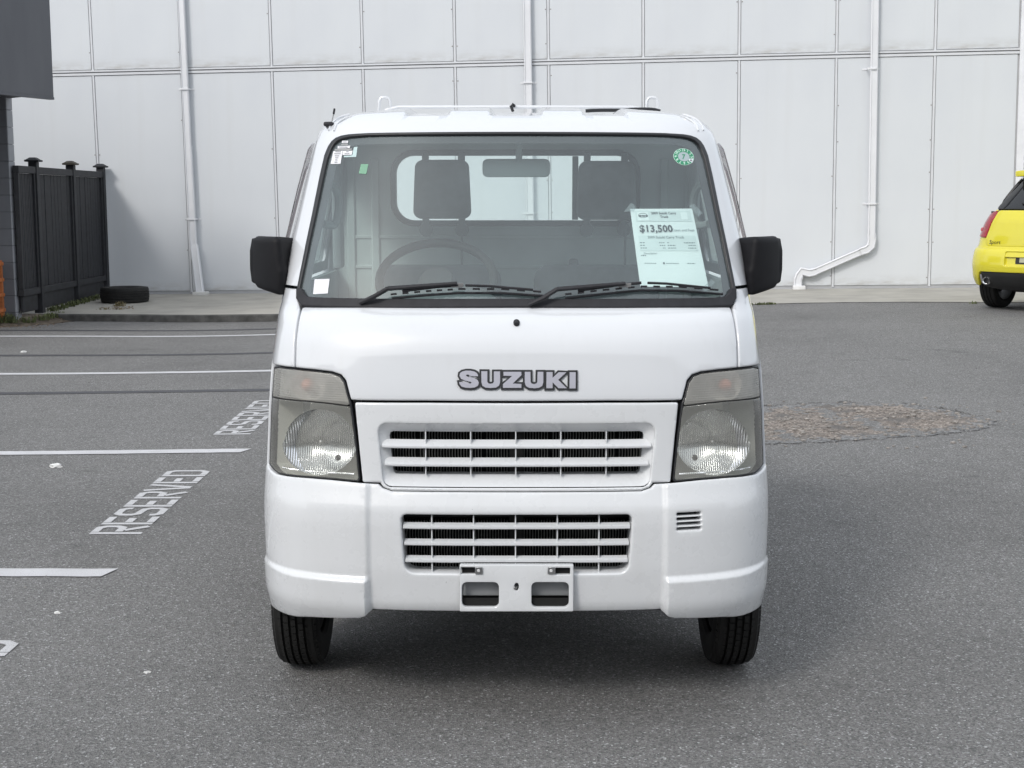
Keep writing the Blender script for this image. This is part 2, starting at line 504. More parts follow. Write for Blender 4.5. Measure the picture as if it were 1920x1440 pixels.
def m_wallboard():
    m, nt, b = new_mat('painted_wallboard')
    v = coords(nt, 'Object')
    base = rgb(.66, .685, .712)
    tone = ramp(nt, noise(nt, coords(nt, 'Object', (.9, .9, .55)), 1.0, 4), [(.3, rgb(.63, .655, .687)), (.55, base), (.8, rgb(.68, .702, .725))])
    st = ramp(nt, noise(nt, coords(nt, 'Object', (5, 5, .22)), 1.0, 5, .6), [(.54, rgb(0)), (.90, rgb(.17))])
    c = mixc(nt, st.outputs[0], tone.outputs[0], rgb(.50, .50, .485))
    # splash-back and drip grime close to the foot
    sx = node(nt, 'ShaderNodeSeparateXYZ'); nt.links.new(v, sx.inputs[0])
    low = ramp(nt, sx.outputs[2], [(0.0, rgb(.55)), (.06, rgb(.3)), (.16, rgb(0))])
    lf = mixc(nt, 1.0, low.outputs[0], ramp(nt, noise(nt, coords(nt, 'Object', (3, 3, 9)), 1.5, 5), [(.35, rgb(0)), (.7, rgb(1))]).outputs[0], 'MULTIPLY')
    c = mixc(nt, lf, c, rgb(.33, .31, .27))
    sp = ramp(nt, noise(nt, coords(nt, 'Object', (7, 7, 4)), 2.3, 2), [(.800, rgb(0)), (.815, rgb(.8))])
    c = mixc(nt, sp.outputs[0], c, rgb(.22, .20, .18))
    nt.links.new(c, b.inputs['Base Color'])
    b.inputs['Roughness'].default_value = .62; b.inputs['Specular IOR Level'].default_value = .3
    bump(nt, b, noise(nt, v, .8, 2), .12, .03)
    return m
WALLBOARD = m_wallboard()
WALLTRIM = simple('wall_trim', rgb(.66, .675, .70), .5, var=.05)
JOINTDARK = simple('wall_joint_shadow_gap', rgb(.42, .425, .435), .8)
PIPEPAINT = simple('downpipe_paint', rgb(.74, .75, .775), .38, var=.04, vs=3)

wall = empty('warehouse'); wall.matrix_world = WM
tag(wall, 'long white panelled warehouse wall behind the truck', 'building')
PITCHW = 1.31
J = [on_wall(507 + 0, 60).x + PITCHW * k for k in range(-5, 9)]
J = [j for j in J if j < on_wall(1913, 60).x - .3]
x_end = on_wall(1913, 60).x
edges_x = J + [x_end]
z_joint = on_wall(960, 118).z
z_top = z_joint + 3.2
MB().box((edges_x[0] - .2, .012, -.25), (x_end + .0, .25, z_top + .1)).build('wall_core', JOINTDARK, wall, smooth=0)
cache = {}
def sheet(x0, x1, z0, z1):
    k = (round(x1 - x0, 3), round(z1 - z0, 3))
    if k not in cache:
        w, h = x1 - x0, z1 - z0
        o = MB().box((0, 0, 0), (w, .0095, h)).build('wall_panel', WALLBOARD, wall, smooth=0); bevel_mod(o, .003, 2); cache[k] = o
    else:
        o = cache[k].copy(); COL.objects.link(o)
    o.location = (x0 + random.uniform(-.001, .001), random.uniform(-.002, .002), z0)
    return o
for i in range(len(edges_x) - 1):
    a, b_ = edges_x[i], edges_x[i + 1]
    sheet(a + .022, b_ - .022, .052, z_joint - .045)
    sheet(a + .022, b_ - .022, z_joint + .045, z_top)
for i, j in enumerate(edges_x[:-1]):
    for z0, z1 in ((.03, z_joint - .03), (z_joint + .03, z_top)):
        o = MB().box((j - .013, -.006, z0), (j + .014, .012, z1)).build('joint_strip', WALLTRIM, wall, smooth=0)
        bevel_mod(o, .002, 1)
# horizontal flashing: two lips with a dark slot
MB().box((edges_x[0] - .2, -.018, z_joint + .012), (x_end, .012, z_joint + .034)).build('flashing', WALLTRIM, wall, smooth=0)
MB().box((edges_x[0] - .2, -.012, z_joint - .036), (x_end, .012, z_joint - .004)).build('flashing', WALLTRIM, wall, smooth=0)
MB().box((edges_x[0] - .2, -.022, -.02), (x_end, .012, .022)).build('base_flashing', simple('base_metal', rgb(.42, .43, .45), .5), wall, smooth=0)
MB().box((x_end + .002, -.02, -.05), (x_end + .10, .26, z_top)).build('corner_trim', simple('corner_trim_white', rgb(.78, .79, .82), .45), wall, smooth=0)
MB().box((x_end - .05, .262, -.25), (x_end + .08, 7, z_top)).build('side_wall', WALLBOARD, wall, smooth=0)
sc = MB()
for j in edges_x[:-1]:
    for k in range(14):
        z = .16 + k * .47 + random.uniform(-.03, .03)
        for s in (-1, 1):
            if random.random() < .45:
                sc.lathe([(0, -.0035), (.008, -.003), (.009, 0)], 6, Matrix.Translation((j + s * .035, -.002, z)) @ Matrix.Rotation(math.radians(-90), 4, 'X'))
o = sc.build('fixing_screw', simple('rusty_fixing', rgb(.28, .26, .25), .7), wall); o['kind'] = 'stuff'
MB().box((edges_x[0] - .3, -.35, z_top + .1), (x_end + .3, 7, z_top + .25)).build('roof', WALLTRIM, wall, smooth=0)

# --- downpipes
def downpipe(label, build):
    o = empty('downpipe'); o.matrix_world = WM; tag(o, label, 'downpipe', 'downpipes on the warehouse wall')
    build(o); return o
def rect_tube(mb, pts, w, d):
    """rectangular pipe along a path lying in the wall plane"""
    pts = [Vector(p) for p in pts]; vs = []
    for i, p in enumerate(pts):
        a = pts[max(i-1, 0)]; c = pts[min(i+1, len(pts)-1)]; t = (c - a).normalized()
        nrm = Vector((0, -1, 0)); nrm = (nrm - t * nrm.dot(t)).normalized(); bi = t.cross(nrm)
        r = min(w, d) * .18
        for sx, sy in ((-1,-1),(1,-1),(1,1),(-1,1)):
            for (ax, ay) in (((w/2 - (r if sx*sy > 0 else 0)) * sx, (d/2 - (0 if sx*sy > 0 else r)) * sy), ((w/2 - (0 if sx*sy > 0 else r)) * sx, (d/2 - (r if sx*sy > 0 else 0)) * sy)):
                vs.append(p + bi * ax + nrm * ay)
    n = 8; fs = []
    for i in range(len(pts) - 1):
        for k in range(n): fs.append((i*n+k, i*n+(k+1) % n, (i+1)*n+(k+1) % n, (i+1)*n+k))
    fs += [tuple(range(n-1, -1, -1)), tuple((len(pts)-1)*n + k for k in range(n))]
    return mb.add(vs, fs)
def bracket(parent, x, z, w=.11, d=.075):
    mb = MB()
    mb.rbox((x - w/2 - .06, -.006, z - .014), (x - w/2 + .004, -.001, z + .014), .002, 1)
    mb.rbox((x + w/2 - .004, -.006, z - .014), (x + w/2 + .06, -.001, z + .014), .002, 1)
    mb.rbox((x - w/2 - .006, -d - .034, z - .013), (x + w/2 + .006, -d - .029, z + .013), .002, 1)
    mb.box((x - w/2 - .007, -d - .03, z - .012), (x - w/2 - .003, -.004, z + .012)); mb.box((x + w/2 + .003, -d - .03, z - .012), (x + w/2 + .007, -.004, z + .012))
    mb.build('bracket', PIPEPAINT, parent, smooth=0, fix=True)
def pipe_left(o):
    t = on_wall(347, 0, .06); u = on_wall(354, 280, .06); v = on_wall(363, 467, .06); w_ = on_wall(378, 560, .12)
    t.x = v.x - .02 + (t.x - t.x)
    mb = MB(); rect_tube(mb, [(v.x - .025, -.065, z_top), (v.x - .012, -.065, u.z)], .098, .07); mb.build('pipe', PIPEPAINT, o, smooth=0, fix=True)
    mb = MB(); rect_tube(mb, [(v.x - .010, -.065, u.z + .05), (v.x + .005, -.065, v.z - .02)], .106, .078); mb.build('pipe', PIPEPAINT, o, smooth=0, fix=True)
    mb = MB(); rect_tube(mb, [(v.x + .02, -.085, v.z + .06), (v.x + .03, -.10, v.z - .02), (w_.x + .01, -.20, .03)], .112, .082); mb.build('outlet', PIPEPAINT, o, smooth=0, fix=True)
    MB().rbox((w_.x - .08, -.30, -.02), (w_.x + .13, -.13, .05), .015).build('outlet_foot', simple('pvc_foot', rgb(.62, .62, .6), .5), o)
    for py in (167, 411): p = on_wall(352, py, .06); bracket(o, v.x + (-.02 if py < 200 else .0), p.z)
def pipe_right(o):
    t = on_wall(1636, 100, .06); e0 = on_wall(1634, 446, .06); e1 = on_wall(1632, 468, .06); f0 = on_wall(1522, 512, .06); f1 = on_wall(1500, 508, .06); g0 = on_wall(1496, 520, .06); g1 = on_wall(1496, 545, .06)
    mb = MB(); rect_tube(mb, [(t.x + .01, -.065, z_top), (e0.x, -.065, e0.z)], .098, .07); mb.build('pipe', PIPEPAINT, o, smooth=0, fix=True)
    mb = MB()
    P = [Vector((e0.x, -.065, e0.z + .06)), Vector((e0.x + .008, -.065, e0.z - .02)), Vector((e1.x + .005, -.065, e1.z + .05)), Vector((e1.x - .05, -.065, e1.z)), Vector((e1.x - .14, -.065, e1.z - .03))]
    rect_tube(mb, P, .112, .08); mb.build('elbow', PIPEPAINT, o, smooth=60, fix=True)
    mb = MB(); rect_tube(mb, [(e1.x - .1, -.065, e1.z - .015), (f0.x, -.065, f0.z)], .098, .07); mb.build('pipe', PIPEPAINT, o, smooth=0, fix=True)
    mb = MB(); rect_tube(mb, [(f0.x + .06, -.065, f0.z + .02), (f0.x - .04, -.065, f0.z + .0), (f1.x + .02, -.065, f1.z - .005), (g0.x + .02, -.065, g0.z + .03), (g0.x, -.065, g0.z - .04)], .112, .08); mb.build('elbow', PIPEPAINT, o, smooth=60, fix=True)
    mb = MB(); rect_tube(mb, [(g0.x, -.065, g0.z), (g0.x, -.065, .0)], .112, .085); mb.build('pipe', PIPEPAINT, o, smooth=0, fix=True)
    MB().rbox((g0.x - .07, -.15, -.03), (g0.x + .10, -.02, .06), .015).build('outlet_foot', simple('pvc_foot', rgb(.72, .72, .72), .5), o)
    for py in (129, 382): p = on_wall(1634, py, .06); bracket(o, p.x, p.z)
def pipe_mid(o):
    t = on_wall(988, 60, .06)
    mb = MB(); rect_tube(mb, [(t.x, -.065, z_top), (t.x + .02, -.065, .0)], .105, .07); mb.build('pipe', PIPEPAINT, o, smooth=0, fix=True)
    for py in (155, 400): p = on_wall(988, py, .06); bracket(o, t.x + .008, p.z)
downpipe('white rectangular downpipe whose kicked-out foot stands beside the loose tyre', pipe_left)
downpipe('white rectangular downpipe rising directly behind the truck cab', pipe_mid)
downpipe('white downpipe bending diagonally left near the ground, beside the yellow car', pipe_right)

# --- concrete apron along the wall, with a kerb that dies out to the right
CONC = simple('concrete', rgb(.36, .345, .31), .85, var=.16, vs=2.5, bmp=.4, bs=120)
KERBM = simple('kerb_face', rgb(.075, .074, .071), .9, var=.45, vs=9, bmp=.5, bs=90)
ap_v = []; ap_f = []; kb_v = []; kb_f = []
NX = 60
for i in range(NX + 1):
    lx = -9.5 + 21.0 * i / NX
    back_p = WM @ Vector((lx, .01, .008)); wob = .015 * math.sin(lx * 2.1) + .012 * math.sin(lx * 5.3)
    fr = WM @ Vector((lx, -2.92 + .02 * lx + wob, 0))
    h = .083 * float(sstep((1.2 - lx) / 4.0)) + .008
    top = float(gz(fr.x, fr.y)) + h
    mid = (back_p * .5 + fr * .5)
    ap_v += [(fr.x, fr.y, top), (mid.x, mid.y, (top + back_p.z) / 2), (back_p.x, back_p.y, back_p.z)]
    f2 = WM @ Vector((lx, -2.945 + .02 * lx + wob, 0))
    kb_v += [(f2.x, f2.y, float(gz(f2.x, f2.y)) - .03), (f2.x, f2.y, top - .014), (fr.x, fr.y, top + .001)]
for i in range(NX):
    for k in range(2):
        ap_f.append((i*3+k, (i+1)*3+k, (i+1)*3+k+1, i*3+k+1)); kb_f.append((i*3+k, (i+1)*3+k, (i+1)*3+k+1, i*3+k+1))
tag(MB().add(ap_v, ap_f).build('pavement', CONC, smooth=60), kind='structure')
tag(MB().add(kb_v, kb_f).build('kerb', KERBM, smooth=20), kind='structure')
def apron_z(x, y):
    p = WMI @ Vector((x, y, 0)); lx = p.x
    back_p = WM @ Vector((lx, .01, .008)); fr = WM @ Vector((lx, -2.92 + .02 * lx, 0))
    top = float(gz(fr.x, fr.y)) + .083 * float(sstep((1.2 - lx) / 4.0)) + .008
    t = (y - fr.y) / (back_p.y - fr.y)
    return top + (back_p.z - top) * t

# --- painted markings
def m_roadpaint(name, col, wear):
    m, nt, b = new_mat(name); v = coords(nt, 'World')
    g = ramp(nt, noise(nt, v, 240, 3, .7), [(.30, rgb(1)), (.30 + wear * .35, rgb(0))])
    n2 = ramp(nt, noise(nt, v, 6, 4), [(.3, tuple(c * .85 for c in col[:3]) + (1,)), (.7, col)])
    c = mixc(nt, g.outputs[0], n2.outputs[0], rgb(.16, .16, .165)); nt.links.new(c, b.inputs['Base Color'])
    b.inputs['Roughness'].default_value = .75; bump(nt, b, noise(nt, v, 200, 3), .4, .003)
    return m
LINEW = m_roadpaint('line_paint', rgb(.62, .62, .635), .38); LINEO = m_roadpaint('blacked_out_line_paint', rgb(.072, .073, .080), .3)
LETTERW = m_roadpaint('stencil_paint', rgb(.60, .60, .61), .48)
def strip(name, mat, y, x0, x1, w, label, group, slant=.0, lift=.004, bend=0):
    mb = MB(); n = 60; vs = []
    for i in range(n + 1):
        t = i / n; x = x0 + (x1 - x0) * t
        yy = y + .018 * math.sin(x * 1.9 + y) + bend * (x - x1)
        for s in (-1, 1):
            e = w / 2 * (1 + .05 * math.sin(x * 23 + s * 5 + y)) * s
            xs_ = x + (slant * s * .5 if i == n else 0)
            vs.append((xs_, yy + e, float(gz(xs_, yy + e)) + lift))
    mb.add(vs, [(2*i, 2*i+2, 2*i+3, 2*i+1) for i in range(n)])
    return tag(mb.build(name, mat, smooth=60), label, 'marking', group)
strip('parking_line', LINEW, 1.63, -7, -1.612, .115, 'nearest white parking line, lying in front of the nearer full RESERVED word', 'white parking lines', slant=.035)
strip('parking_line', LINEW, 4.23, -9, -1.58, .115, 'white parking line lying between the two full RESERVED words', 'white parking lines', slant=.05)
strip('parking_line', LINEW, 7.96, -10, 3.0 - 4.2, .12, 'third white parking line from the front, beyond both full RESERVED words', 'white parking lines', bend=-.004)
strip('parking_line', LINEW, 11.24, -11, -1.2, .12, 'farthest white parking line, closest to the kerb and loose tyre', 'white parking lines', bend=-.012)
for y, w, lab in ((6.77, .13, 'dark blacked-out old line nearest the truck headlight'), (9.4, .13, 'dark blacked-out old line between the two far white lines'), (11.99, .13, 'dark blacked-out old line closest to the kerb')):
    strip('blacked_out_line', LINEO, y, -10, -1.2, w, lab, 'blacked-out parking lines', lift=.003)

GLY = {'R': [[(.1, 0), (.1, 1)], [(.24, .93), (.78, .93), (.92, .82), (.92, .6), (.78, .48), (.28, .48)], [(.45, .40), (.93, 0)]],
       'E': [[(.1, 0), (.1, 1)], [(.25, .93), (.97, .93)], [(.25, .5), (.8, .5)], [(.25, .07), (.97, .07)]],
       'S': [[(.93, .74), (.93, .83), (.8, .93), (.2, .93), (.07, .82), (.07, .63), (.2, .52), (.80, .48), (.93, .37), (.93, .18), (.8, .07), (.2, .07), (.07, .17), (.07, .26)]],
       'V': [[(.06, 1), (.46, .03)], [(.54, .03), (.94, 1)]],
       'D': [[(.1, 0), (.1, 1)], [(.24, .93), (.76, .93), (.92, .80), (.92, .20), (.76, .07), (.24, .07)]]}
def ribbon(pts, w):
    pts = [Vector(p) for p in pts]; L = []; R = []
    for i, p in enumerate(pts):
        t0 = (p - pts[i-1]).normalized() if i else None; t1 = (pts[i+1] - p).normalized() if i < len(pts) - 1 else None
        t0 = t0 or t1; t1 = t1 or t0
        n0 = Vector((-t0.y, t0.x)); n1 = Vector((-t1.y, t1.x)); n = (n0 + n1).normalized(); k = w / 2 / max(.5, n.dot(n0))
        L.append(p + n * k); R.append(p - n * k)
    return L, R
def reserved(y0, label):
    root = empty('reserved_lettering', (-1.66, y0, 0)); tag(root, label, 'marking', 'RESERVED words painted on the lot')
    pit = 1.45 / 8; W = pit * .84; Hh = .232
    for i, ch in enumerate('RESERVED'):
        mb = MB(); lift = .0026
        for k, st in enumerate(GLY[ch]):
            L, R = ribbon([(a * W, b * Hh) for a, b in st], .035)
            n = len(L); vs = []
            for q in L + R:
                X = -q.y; Y = i * pit + q.x
                vs.append((X, Y, float(gz(-1.66 + X, y0 + Y)) + lift + .0003 * k))
            mb.add(vs, [(j, j+1, n+j+1, n+j) for j in range(n-1)])
        mb.build('letter', LETTERW, root, smooth=0, fix=False)
    return root
reserved(2.25, 'white RESERVED word in the stall just left of the truck bumper, fully visible')
reserved(4.80, 'farther white RESERVED word, its last letters hidden by the headlight')
reserved(-0.66, 'nearest white RESERVED word, only the end of its D showing at the left edge')
# letters face up
for o in bpy.data.objects:
    if o.name.startswith('letter') or o.name.startswith('parking_line') or o.name.startswith('blacked_out'):
        bm = bmesh.new(); bm.from_mesh(o.data)
        for f in bm.faces:
            if f.normal.z < 0: f.normal_flip()
        bm.to_mesh(o.data); bm.free()

# --- the shop across the lot, behind the camera: it shows in the bonnet and the lamps
shop = empty('shop_building', (0, -15.5, 0)); tag(shop, 'low grey shop across the lot, seen only as a reflection in the paint', 'building')
SHOPW = simple('shop_render', rgb(.26, .27, .28), .8, var=.1, vs=.6); SHOPG = simple('shop_glass', rgb(.03, .035, .04), .08)
MB().box((-26, -8, -.1), (26, -.02, 6.2)).build('wall', SHOPW, shop, smooth=0)
MB().box((-26.2, -8.2, 6.2), (26.2, .25, 6.6)).build('parapet', simple('shop_parapet', rgb(.14, .145, .15), .7), shop, smooth=0)
MB().box((-26, -.02, 3.0), (26, 1.2, 3.2)).build('awning', simple('shop_awning', rgb(.12, .125, .13), .7), shop, smooth=0)
for k in range(13):
    MB().box((-25 + k * 4, -.018, .5), (-25 + k * 4 + 3.2, .03, 2.7)).build('window', SHOPG, shop, smooth=0)

# --- broken patch of asphalt with loose gravel
def gravel_patch():
    px = [(1380, 800), (1400, 775), (1440, 762), (1500, 759), (1600, 757), (1700, 758), (1760, 766), (1820, 780), (1862, 786), (1868, 797), (1830, 806), (1770, 815), (1700, 819), (1640, 824), (1560, 829), (1500, 832), (1440, 833), (1395, 826)]
    P = []
    for a, b_ in px:
        z = 0.03
        for _ in range(6): p = on_ground(a, b_, z); z = float(gz(p.x, p.y))
        P.append((p.x, p.y))
    P = resample(rpoly(P, .12, 3), .06)
    P = [(x + .02 * math.sin(i * 1.7) + random.uniform(-.015, .015), y + random.uniform(-.03, .03)) for i, (x, y) in enumerate(P)]
    m, nt, b = new_mat('broken_asphalt'); v = coords(nt, 'World')
    vo = node(nt, 'ShaderNodeTexVoronoi'); vo.inputs['Scale'].default_value = 75; nt.links.new(v, vo.inputs['Vector'])
    sp = node(nt, 'ShaderNodeSeparateColor'); nt.links.new(vo.outputs['Color'], sp.inputs[0])
    c = ramp(nt, sp.outputs[0], [(0, rgb(.10, .086, .074)), (.3, rgb(.205, .176, .153)), (.75, rgb(.285, .247, .216)), (1, rgb(.44, .39, .35))]).outputs[0]
    bl = ramp(nt, noise(nt, coords(nt, 'World', (1, 1.6, 1)), 3.2, 5, .65), [(.38, rgb(.8)), (.50, rgb(0))]); c = mixc(nt, bl.outputs[0], c, rgb(.13, .125, .12))
    at_ = node(nt, 'ShaderNodeAttribute'); at_.attribute_name = 'wear'
    add = node(nt, 'ShaderNodeMath', operation='ADD'); nt.links.new(at_.outputs['Fac'], add.inputs[0])
    nz = node(nt, 'ShaderNodeMath', operation='MULTIPLY_ADD'); nt.links.new(noise(nt, v, 11, 5, .7), nz.inputs[0]); nz.inputs[1].default_value = 1.5; nz.inputs[2].default_value = -.75
    nt.links.new(nz.outputs[0], add.inputs[1])
    ed = ramp(nt, add.outputs[0], [(.30, rgb(0)), (.52, rgb(1))])
    asp = ramp(nt, sp.outputs[0], [(0, rgb(.12)), (.5, rgb(.20)), (1, rgb(.30))])
    c = mixc(nt, ed.outputs[0], asp.outputs[0], c)
    nt.links.new(c, b.inputs['Base Color']); b.inputs['Roughness'].default_value = .95
    bump(nt, b, vo.outputs['Distance'], .9, .012)
    def fn(U, V):
        d = edist(np.stack([U, V], 1), [P]); r = np.minimum(1, d / .12)
        z = gz(U, V) + .006 + .006 * np.sin(U * 31 + 3 * np.sin(V * 13)) * np.sin(V * 27) * r + .006 * np.sin(U * 7.3 + V * 4) * r - .001 * r
        return np.stack([U, V, z], 1)
    mb = MB(); panel(mb, P, fn, grid=.035, step=.05, depth=.014)
    go = tag(mb.build('gravel_patch', m, smooth=60), kind='structure')
    co = np.array([v.co[:2] for v in go.data.vertices]); wv = np.minimum(1, edist(co, [P]) / .22)
    ca = go.data.attributes.new('wear', 'FLOAT', 'POINT'); ca.data.foreach_set('value', wv.astype(np.float32))
    # broken lip of the surrounding asphalt along the far edge
    mb = MB(); cen = np.mean(P, 0); far = [(x, y) for x, y in P if y > cen[1] + .12]; far.sort()
    vs = []
    for i, (x, y) in enumerate(far):
        h = .012 * random.uniform(.3, 1) ; y += random.uniform(-.01, .02); z = float(gz(x, y))
        vs += [(x, y - .012 * random.random(), z + .003), (x, y, z + .004 + h), (x, y + .10, z + .0035)]
    mb.add(vs, [(3*i+k, 3*i+3+k, 3*i+4+k, 3*i+1+k) for i in range(len(far) - 1) for k in range(2)])
    tag(mb.build('patch_rim', ASPHALT, smooth=0), kind='structure')
    st = MB(); Pn = P
    xs_ = np.array(P)[:, 0]; ys_ = np.array(P)[:, 1]
    c = 0
    ico = bmesh.new(); bmesh.ops.create_icosphere(ico, subdivisions=1, radius=1); ico.verts.index_update()
    iv = [v.co.copy() for v in ico.verts]; fi = [[v.index for v in f.verts] for f in ico.faces]
    while c < 380:
        x = random.uniform(xs_.min() - .1, xs_.max() + .15); y = random.uniform(ys_.min() - .15, ys_.max() + .15)
        ins = inside(np.array([[x, y]]), Pn)[0]
        if not ins and random.random() < .85: continue
        r = random.choice([.006, .008, .011, .016]); a = random.uniform(0, 6.28)
        z = float(fn(np.array([x]), np.array([y]))[0, 2]) if ins else float(gz(x, y))
        st.add([(x + (q.x * math.cos(a) - q.y * math.sin(a) * .7) * r * 1.3, y + (q.x * math.sin(a) + q.y * math.cos(a) * .7) * r * 1.3, z + q.z * r * .6 + r * .25) for q in iv], fi); c += 1
    tag(st.build('gravel', simple('gravel_stone', rgb(.26, .24, .22), .9, var=.45, vs=28), smooth=0), 'loose pale gravel scattered over the broken asphalt', 'gravel', kind='stuff')
gravel_patch()

# --- litter
def litter(px, py, s, label, col=.7):
    p = on_ground(px, py); mb = MB(); bm = bmesh.new(); bmesh.ops.create_icosphere(bm, subdivisions=2, radius=1)
    for v in bm.verts:
        k = 1 + .35 * math.sin(v.co.x * 5 + v.co.y * 4 + px) * math.cos(v.co.z * 6); v.co = Vector((v.co.x * s * k, v.co.y * s * .7 * k, max(-.2, v.co.z) * s * .55 * k))
    bm.verts.index_update()
    mb.add([v.co + Vector((p.x, p.y, float(gz(p.x, p.y)) + s * .1)) for v in bm.verts], [[v.index for v in f.verts] for f in bm.faces]); bm.free()
    tag(mb.build('litter', simple('paper_litter', rgb(col, col, col * .98), .8), smooth=20), label, 'litter', 'litter on the lot')
litter(105, 877, .034, 'crumpled white paper ball on the asphalt before the second parking line')
litter(109, 1150, .012, 'small white scrap on the asphalt below the nearest parking line')
litter(276, 1262, .011, 'thin white scrap on the asphalt left of the front tyre', .6)
litter(44, 661, .03, 'pale scrap beside a far blacked-out line at the left edge', .6)

# --- loose grit over the lot
gr = MB()
for k in range(420):
    x = random.uniform(-5.5, 5.5); y = -1.2 + 12 * random.random() ** 1.6
    if abs(x) < .8 and 0 < y < 3.5: continue
    r = random.choice([.003, .004, .005, .008]); z = float(gz(x, y)); a = random.uniform(0, 6.28); q = []
    for i in range(5): t = a + i * 1.257; rr = r * random.uniform(.6, 1.3); q.append((x + rr * math.cos(t), y + rr * math.sin(t), z + .0005))
    gr.add(q + [(x, y, z + r * .8)], [(i, (i + 1) % 5, 5) for i in range(5)])
tag(gr.build('grit', simple('grit_stone', rgb(.22, .21, .20), .9, var=.85, vs=9), smooth=0), 'small loose stones scattered over the asphalt', 'grit', kind='stuff')

# --- fence running up to the wall
FENCE = simple('black_stained_wood', rgb(.014, .015, .019), .66, var=.4, vs=14, bmp=.35, bs=60)
FENCE2 = simple('black_stained_post', rgb(.019, .020, .024), .64, var=.35, vs=9, bmp=.3, bs=60)
CAPW = simple('weathered_cap', rgb(.075, .066, .052), .75, var=.4, vs=12)
FX = -5.93
fence = empty('board_fence', (FX, 14.8, .1)); tag(fence, 'black stained board fence with capped posts running to the wall', 'fence')
PY = [12.72, 13.42, 14.85, 16.2]
def fpart(mb, name, mat, bev=.004):
    o = mb.build(name, mat, None, smooth=0); o.data.transform(Matrix.Translation((-FX, -14.8, -.1))); o.parent = fence; bevel_mod(o, bev, 1); return o
FB = .10; FT = 1.90
for i, y in enumerate(PY):
    if i == 0: continue
    z0 = apron_z(FX, max(y, 13.9)) - .05 if y > 13.6 else .0
    fpart(MB().box((FX - .05, y - .05, z0), (FX + .055, y + .05, FT + .06)), 'post', FENCE2)
    if i:
        cp = MB(); s = .085
        cp.box((FX - s, y - s, FT + .062), (FX + s + .005, y + s, FT + .085))
        cp.add([(FX - s + .01, y - s + .01, FT + .0855), (FX + s - .01, y - s + .01, FT + .0855), (FX + s - .01, y + s - .01, FT + .0855), (FX - s + .01, y + s - .01, FT + .0855),
                (FX - .035, y - .035, FT + .115), (FX + .035, y - .035, FT + .115), (FX + .035, y + .035, FT + .115), (FX - .035, y + .035, FT + .115)],
               [(0,1,5,4),(1,2,6,5),(2,3,7,6),(3,0,4,7),(4,5,6,7)])
        fpart(cp, 'post_cap', CAPW if i == 2 else FENCE2, .003)
for i in range(len(PY) - 1):
    a, b_ = PY[i] + .052, PY[i + 1] - .052
    zb = FB + .12
    fpart(MB().box((FX - .03, a, FT - .085), (FX + .045, b_, FT)), 'top_rail', FENCE2)
    fpart(MB().box((FX - .03, a, zb + .12), (FX + .04, b_, zb + .20)), 'bottom_rail', FENCE2)
    fpart(MB().box((FX - .02, a + .04, zb - .08), (FX + .012, b_ - .04, zb + .118)), 'kick_board', FENCE2)
    fpart(MB().box((FX - .02, a, zb + .202), (FX + .036, a + .042, FT - .087)), 'side_batten', FENCE2)
    fpart(MB().box((FX - .02, b_ - .042, zb + .202), (FX + .036, b_, FT - .087)), 'side_batten', FENCE2)
    n = 10; w = (b_ - a - .09) / n
    for k in range(n):
        y = a + .045 + w * k
        fpart(MB().box((FX - .012 + random.uniform(-.002, .002), y + .003, zb + .203), (FX + .008 + random.uniform(-.004, .004), y + w - .003, FT - .088)), 'board', FENCE)

# --- grey block building at the left edge with its clad canopy
BLOCKA = simple('grey_block_paint', rgb(.125, .13, .145), .75, var=.08, vs=4, bmp=.4, bs=90)
bw = empty('block_building', (-5.995, 12.74, 0)); tag(bw, 'grey painted concrete block building corner under a dark clad canopy', 'building')
blk = None
for c in range(16):
    z = -.05 + c * .2
    for k in range(10):
        w = .4
        if c % 2 and k == 0: w = .2
        x1 = -(k * .4 - (.2 if c % 2 and k else 0)); x0 = x1 - w
        mb = MB().box((x0 + .003, 0, z + .003), (x1 - .003 if x1 < 0 else 0, .19, z + .197))
        bevel_mod(mb.build('block', BLOCKA, bw, smooth=0), .004, 1)
ENDB = simple('pale_grey_block', rgb(.30, .31, .335), .75, var=.07, vs=4, bmp=.4, bs=90)  # end faces given a paler tone than the other blocks
for c in range(16):
    bevel_mod(MB().box((.001, .002, -.05 + c * .2 + .0025), (.014, .188, -.05 + c * .2 + .1975)).build('end_block', ENDB, bw, smooth=0), .003, 1)
MB().box((-3.7, .004, -.05), (-.004, .186, 3.15)).build('mortar', simple('mortar_grey', rgb(.09, .092, .10), .85), bw, smooth=0)
MB().box((-9.0, .2, -.05), (-.8, .5, 3.1)).build('wall', BLOCKA, bw, smooth=0)
def m_clad():
    m, nt, b = new_mat('canopy_cladding'); v = coords(nt, 'World')
    c = ramp(nt, noise(nt, coords(nt, 'World', (2, 2, .4)), 2, 3), [(.3, rgb(.105, .110, .124)), (.7, rgb(.125, .130, .144))])
    nt.links.new(c.outputs[0], b.inputs['Base Color']); b.inputs['Roughness'].default_value = .55
    bump(nt, b, wave(nt, 40, 'Z'), .08, .002); return m
CLAD = m_clad()
E0 = at(101, 182, 12.2); N0 = Vector((E0.x - 1.15, 9.45, E0.z)); 
def wl(p): return Vector(p) - Vector((-5.995, 12.74, 0))
dv = (E0 - N0).normalized(); nl = 2; L = (E0 - N0).length
for k in range(nl):
    a = N0 + dv * (L * k / nl + .004); b_ = N0 + dv * (L * (k + 1) / nl - .004); nrm = Vector((dv.y, -dv.x, 0))
    mb = MB(); vs = []
    for q in (a, b_):
        for z in (0, 1.34):
            for s in (0, -.05): vs.append(wl(q + nrm * s) + Vector((0, 0, z)))
    mb.add(vs, [(0,4,6,2),(1,3,7,5),(0,2,3,1),(4,5,7,6),(0,1,5,4),(2,6,7,3)]); mb.build('cladding_panel', CLAD, bw, smooth=0, fix=True)
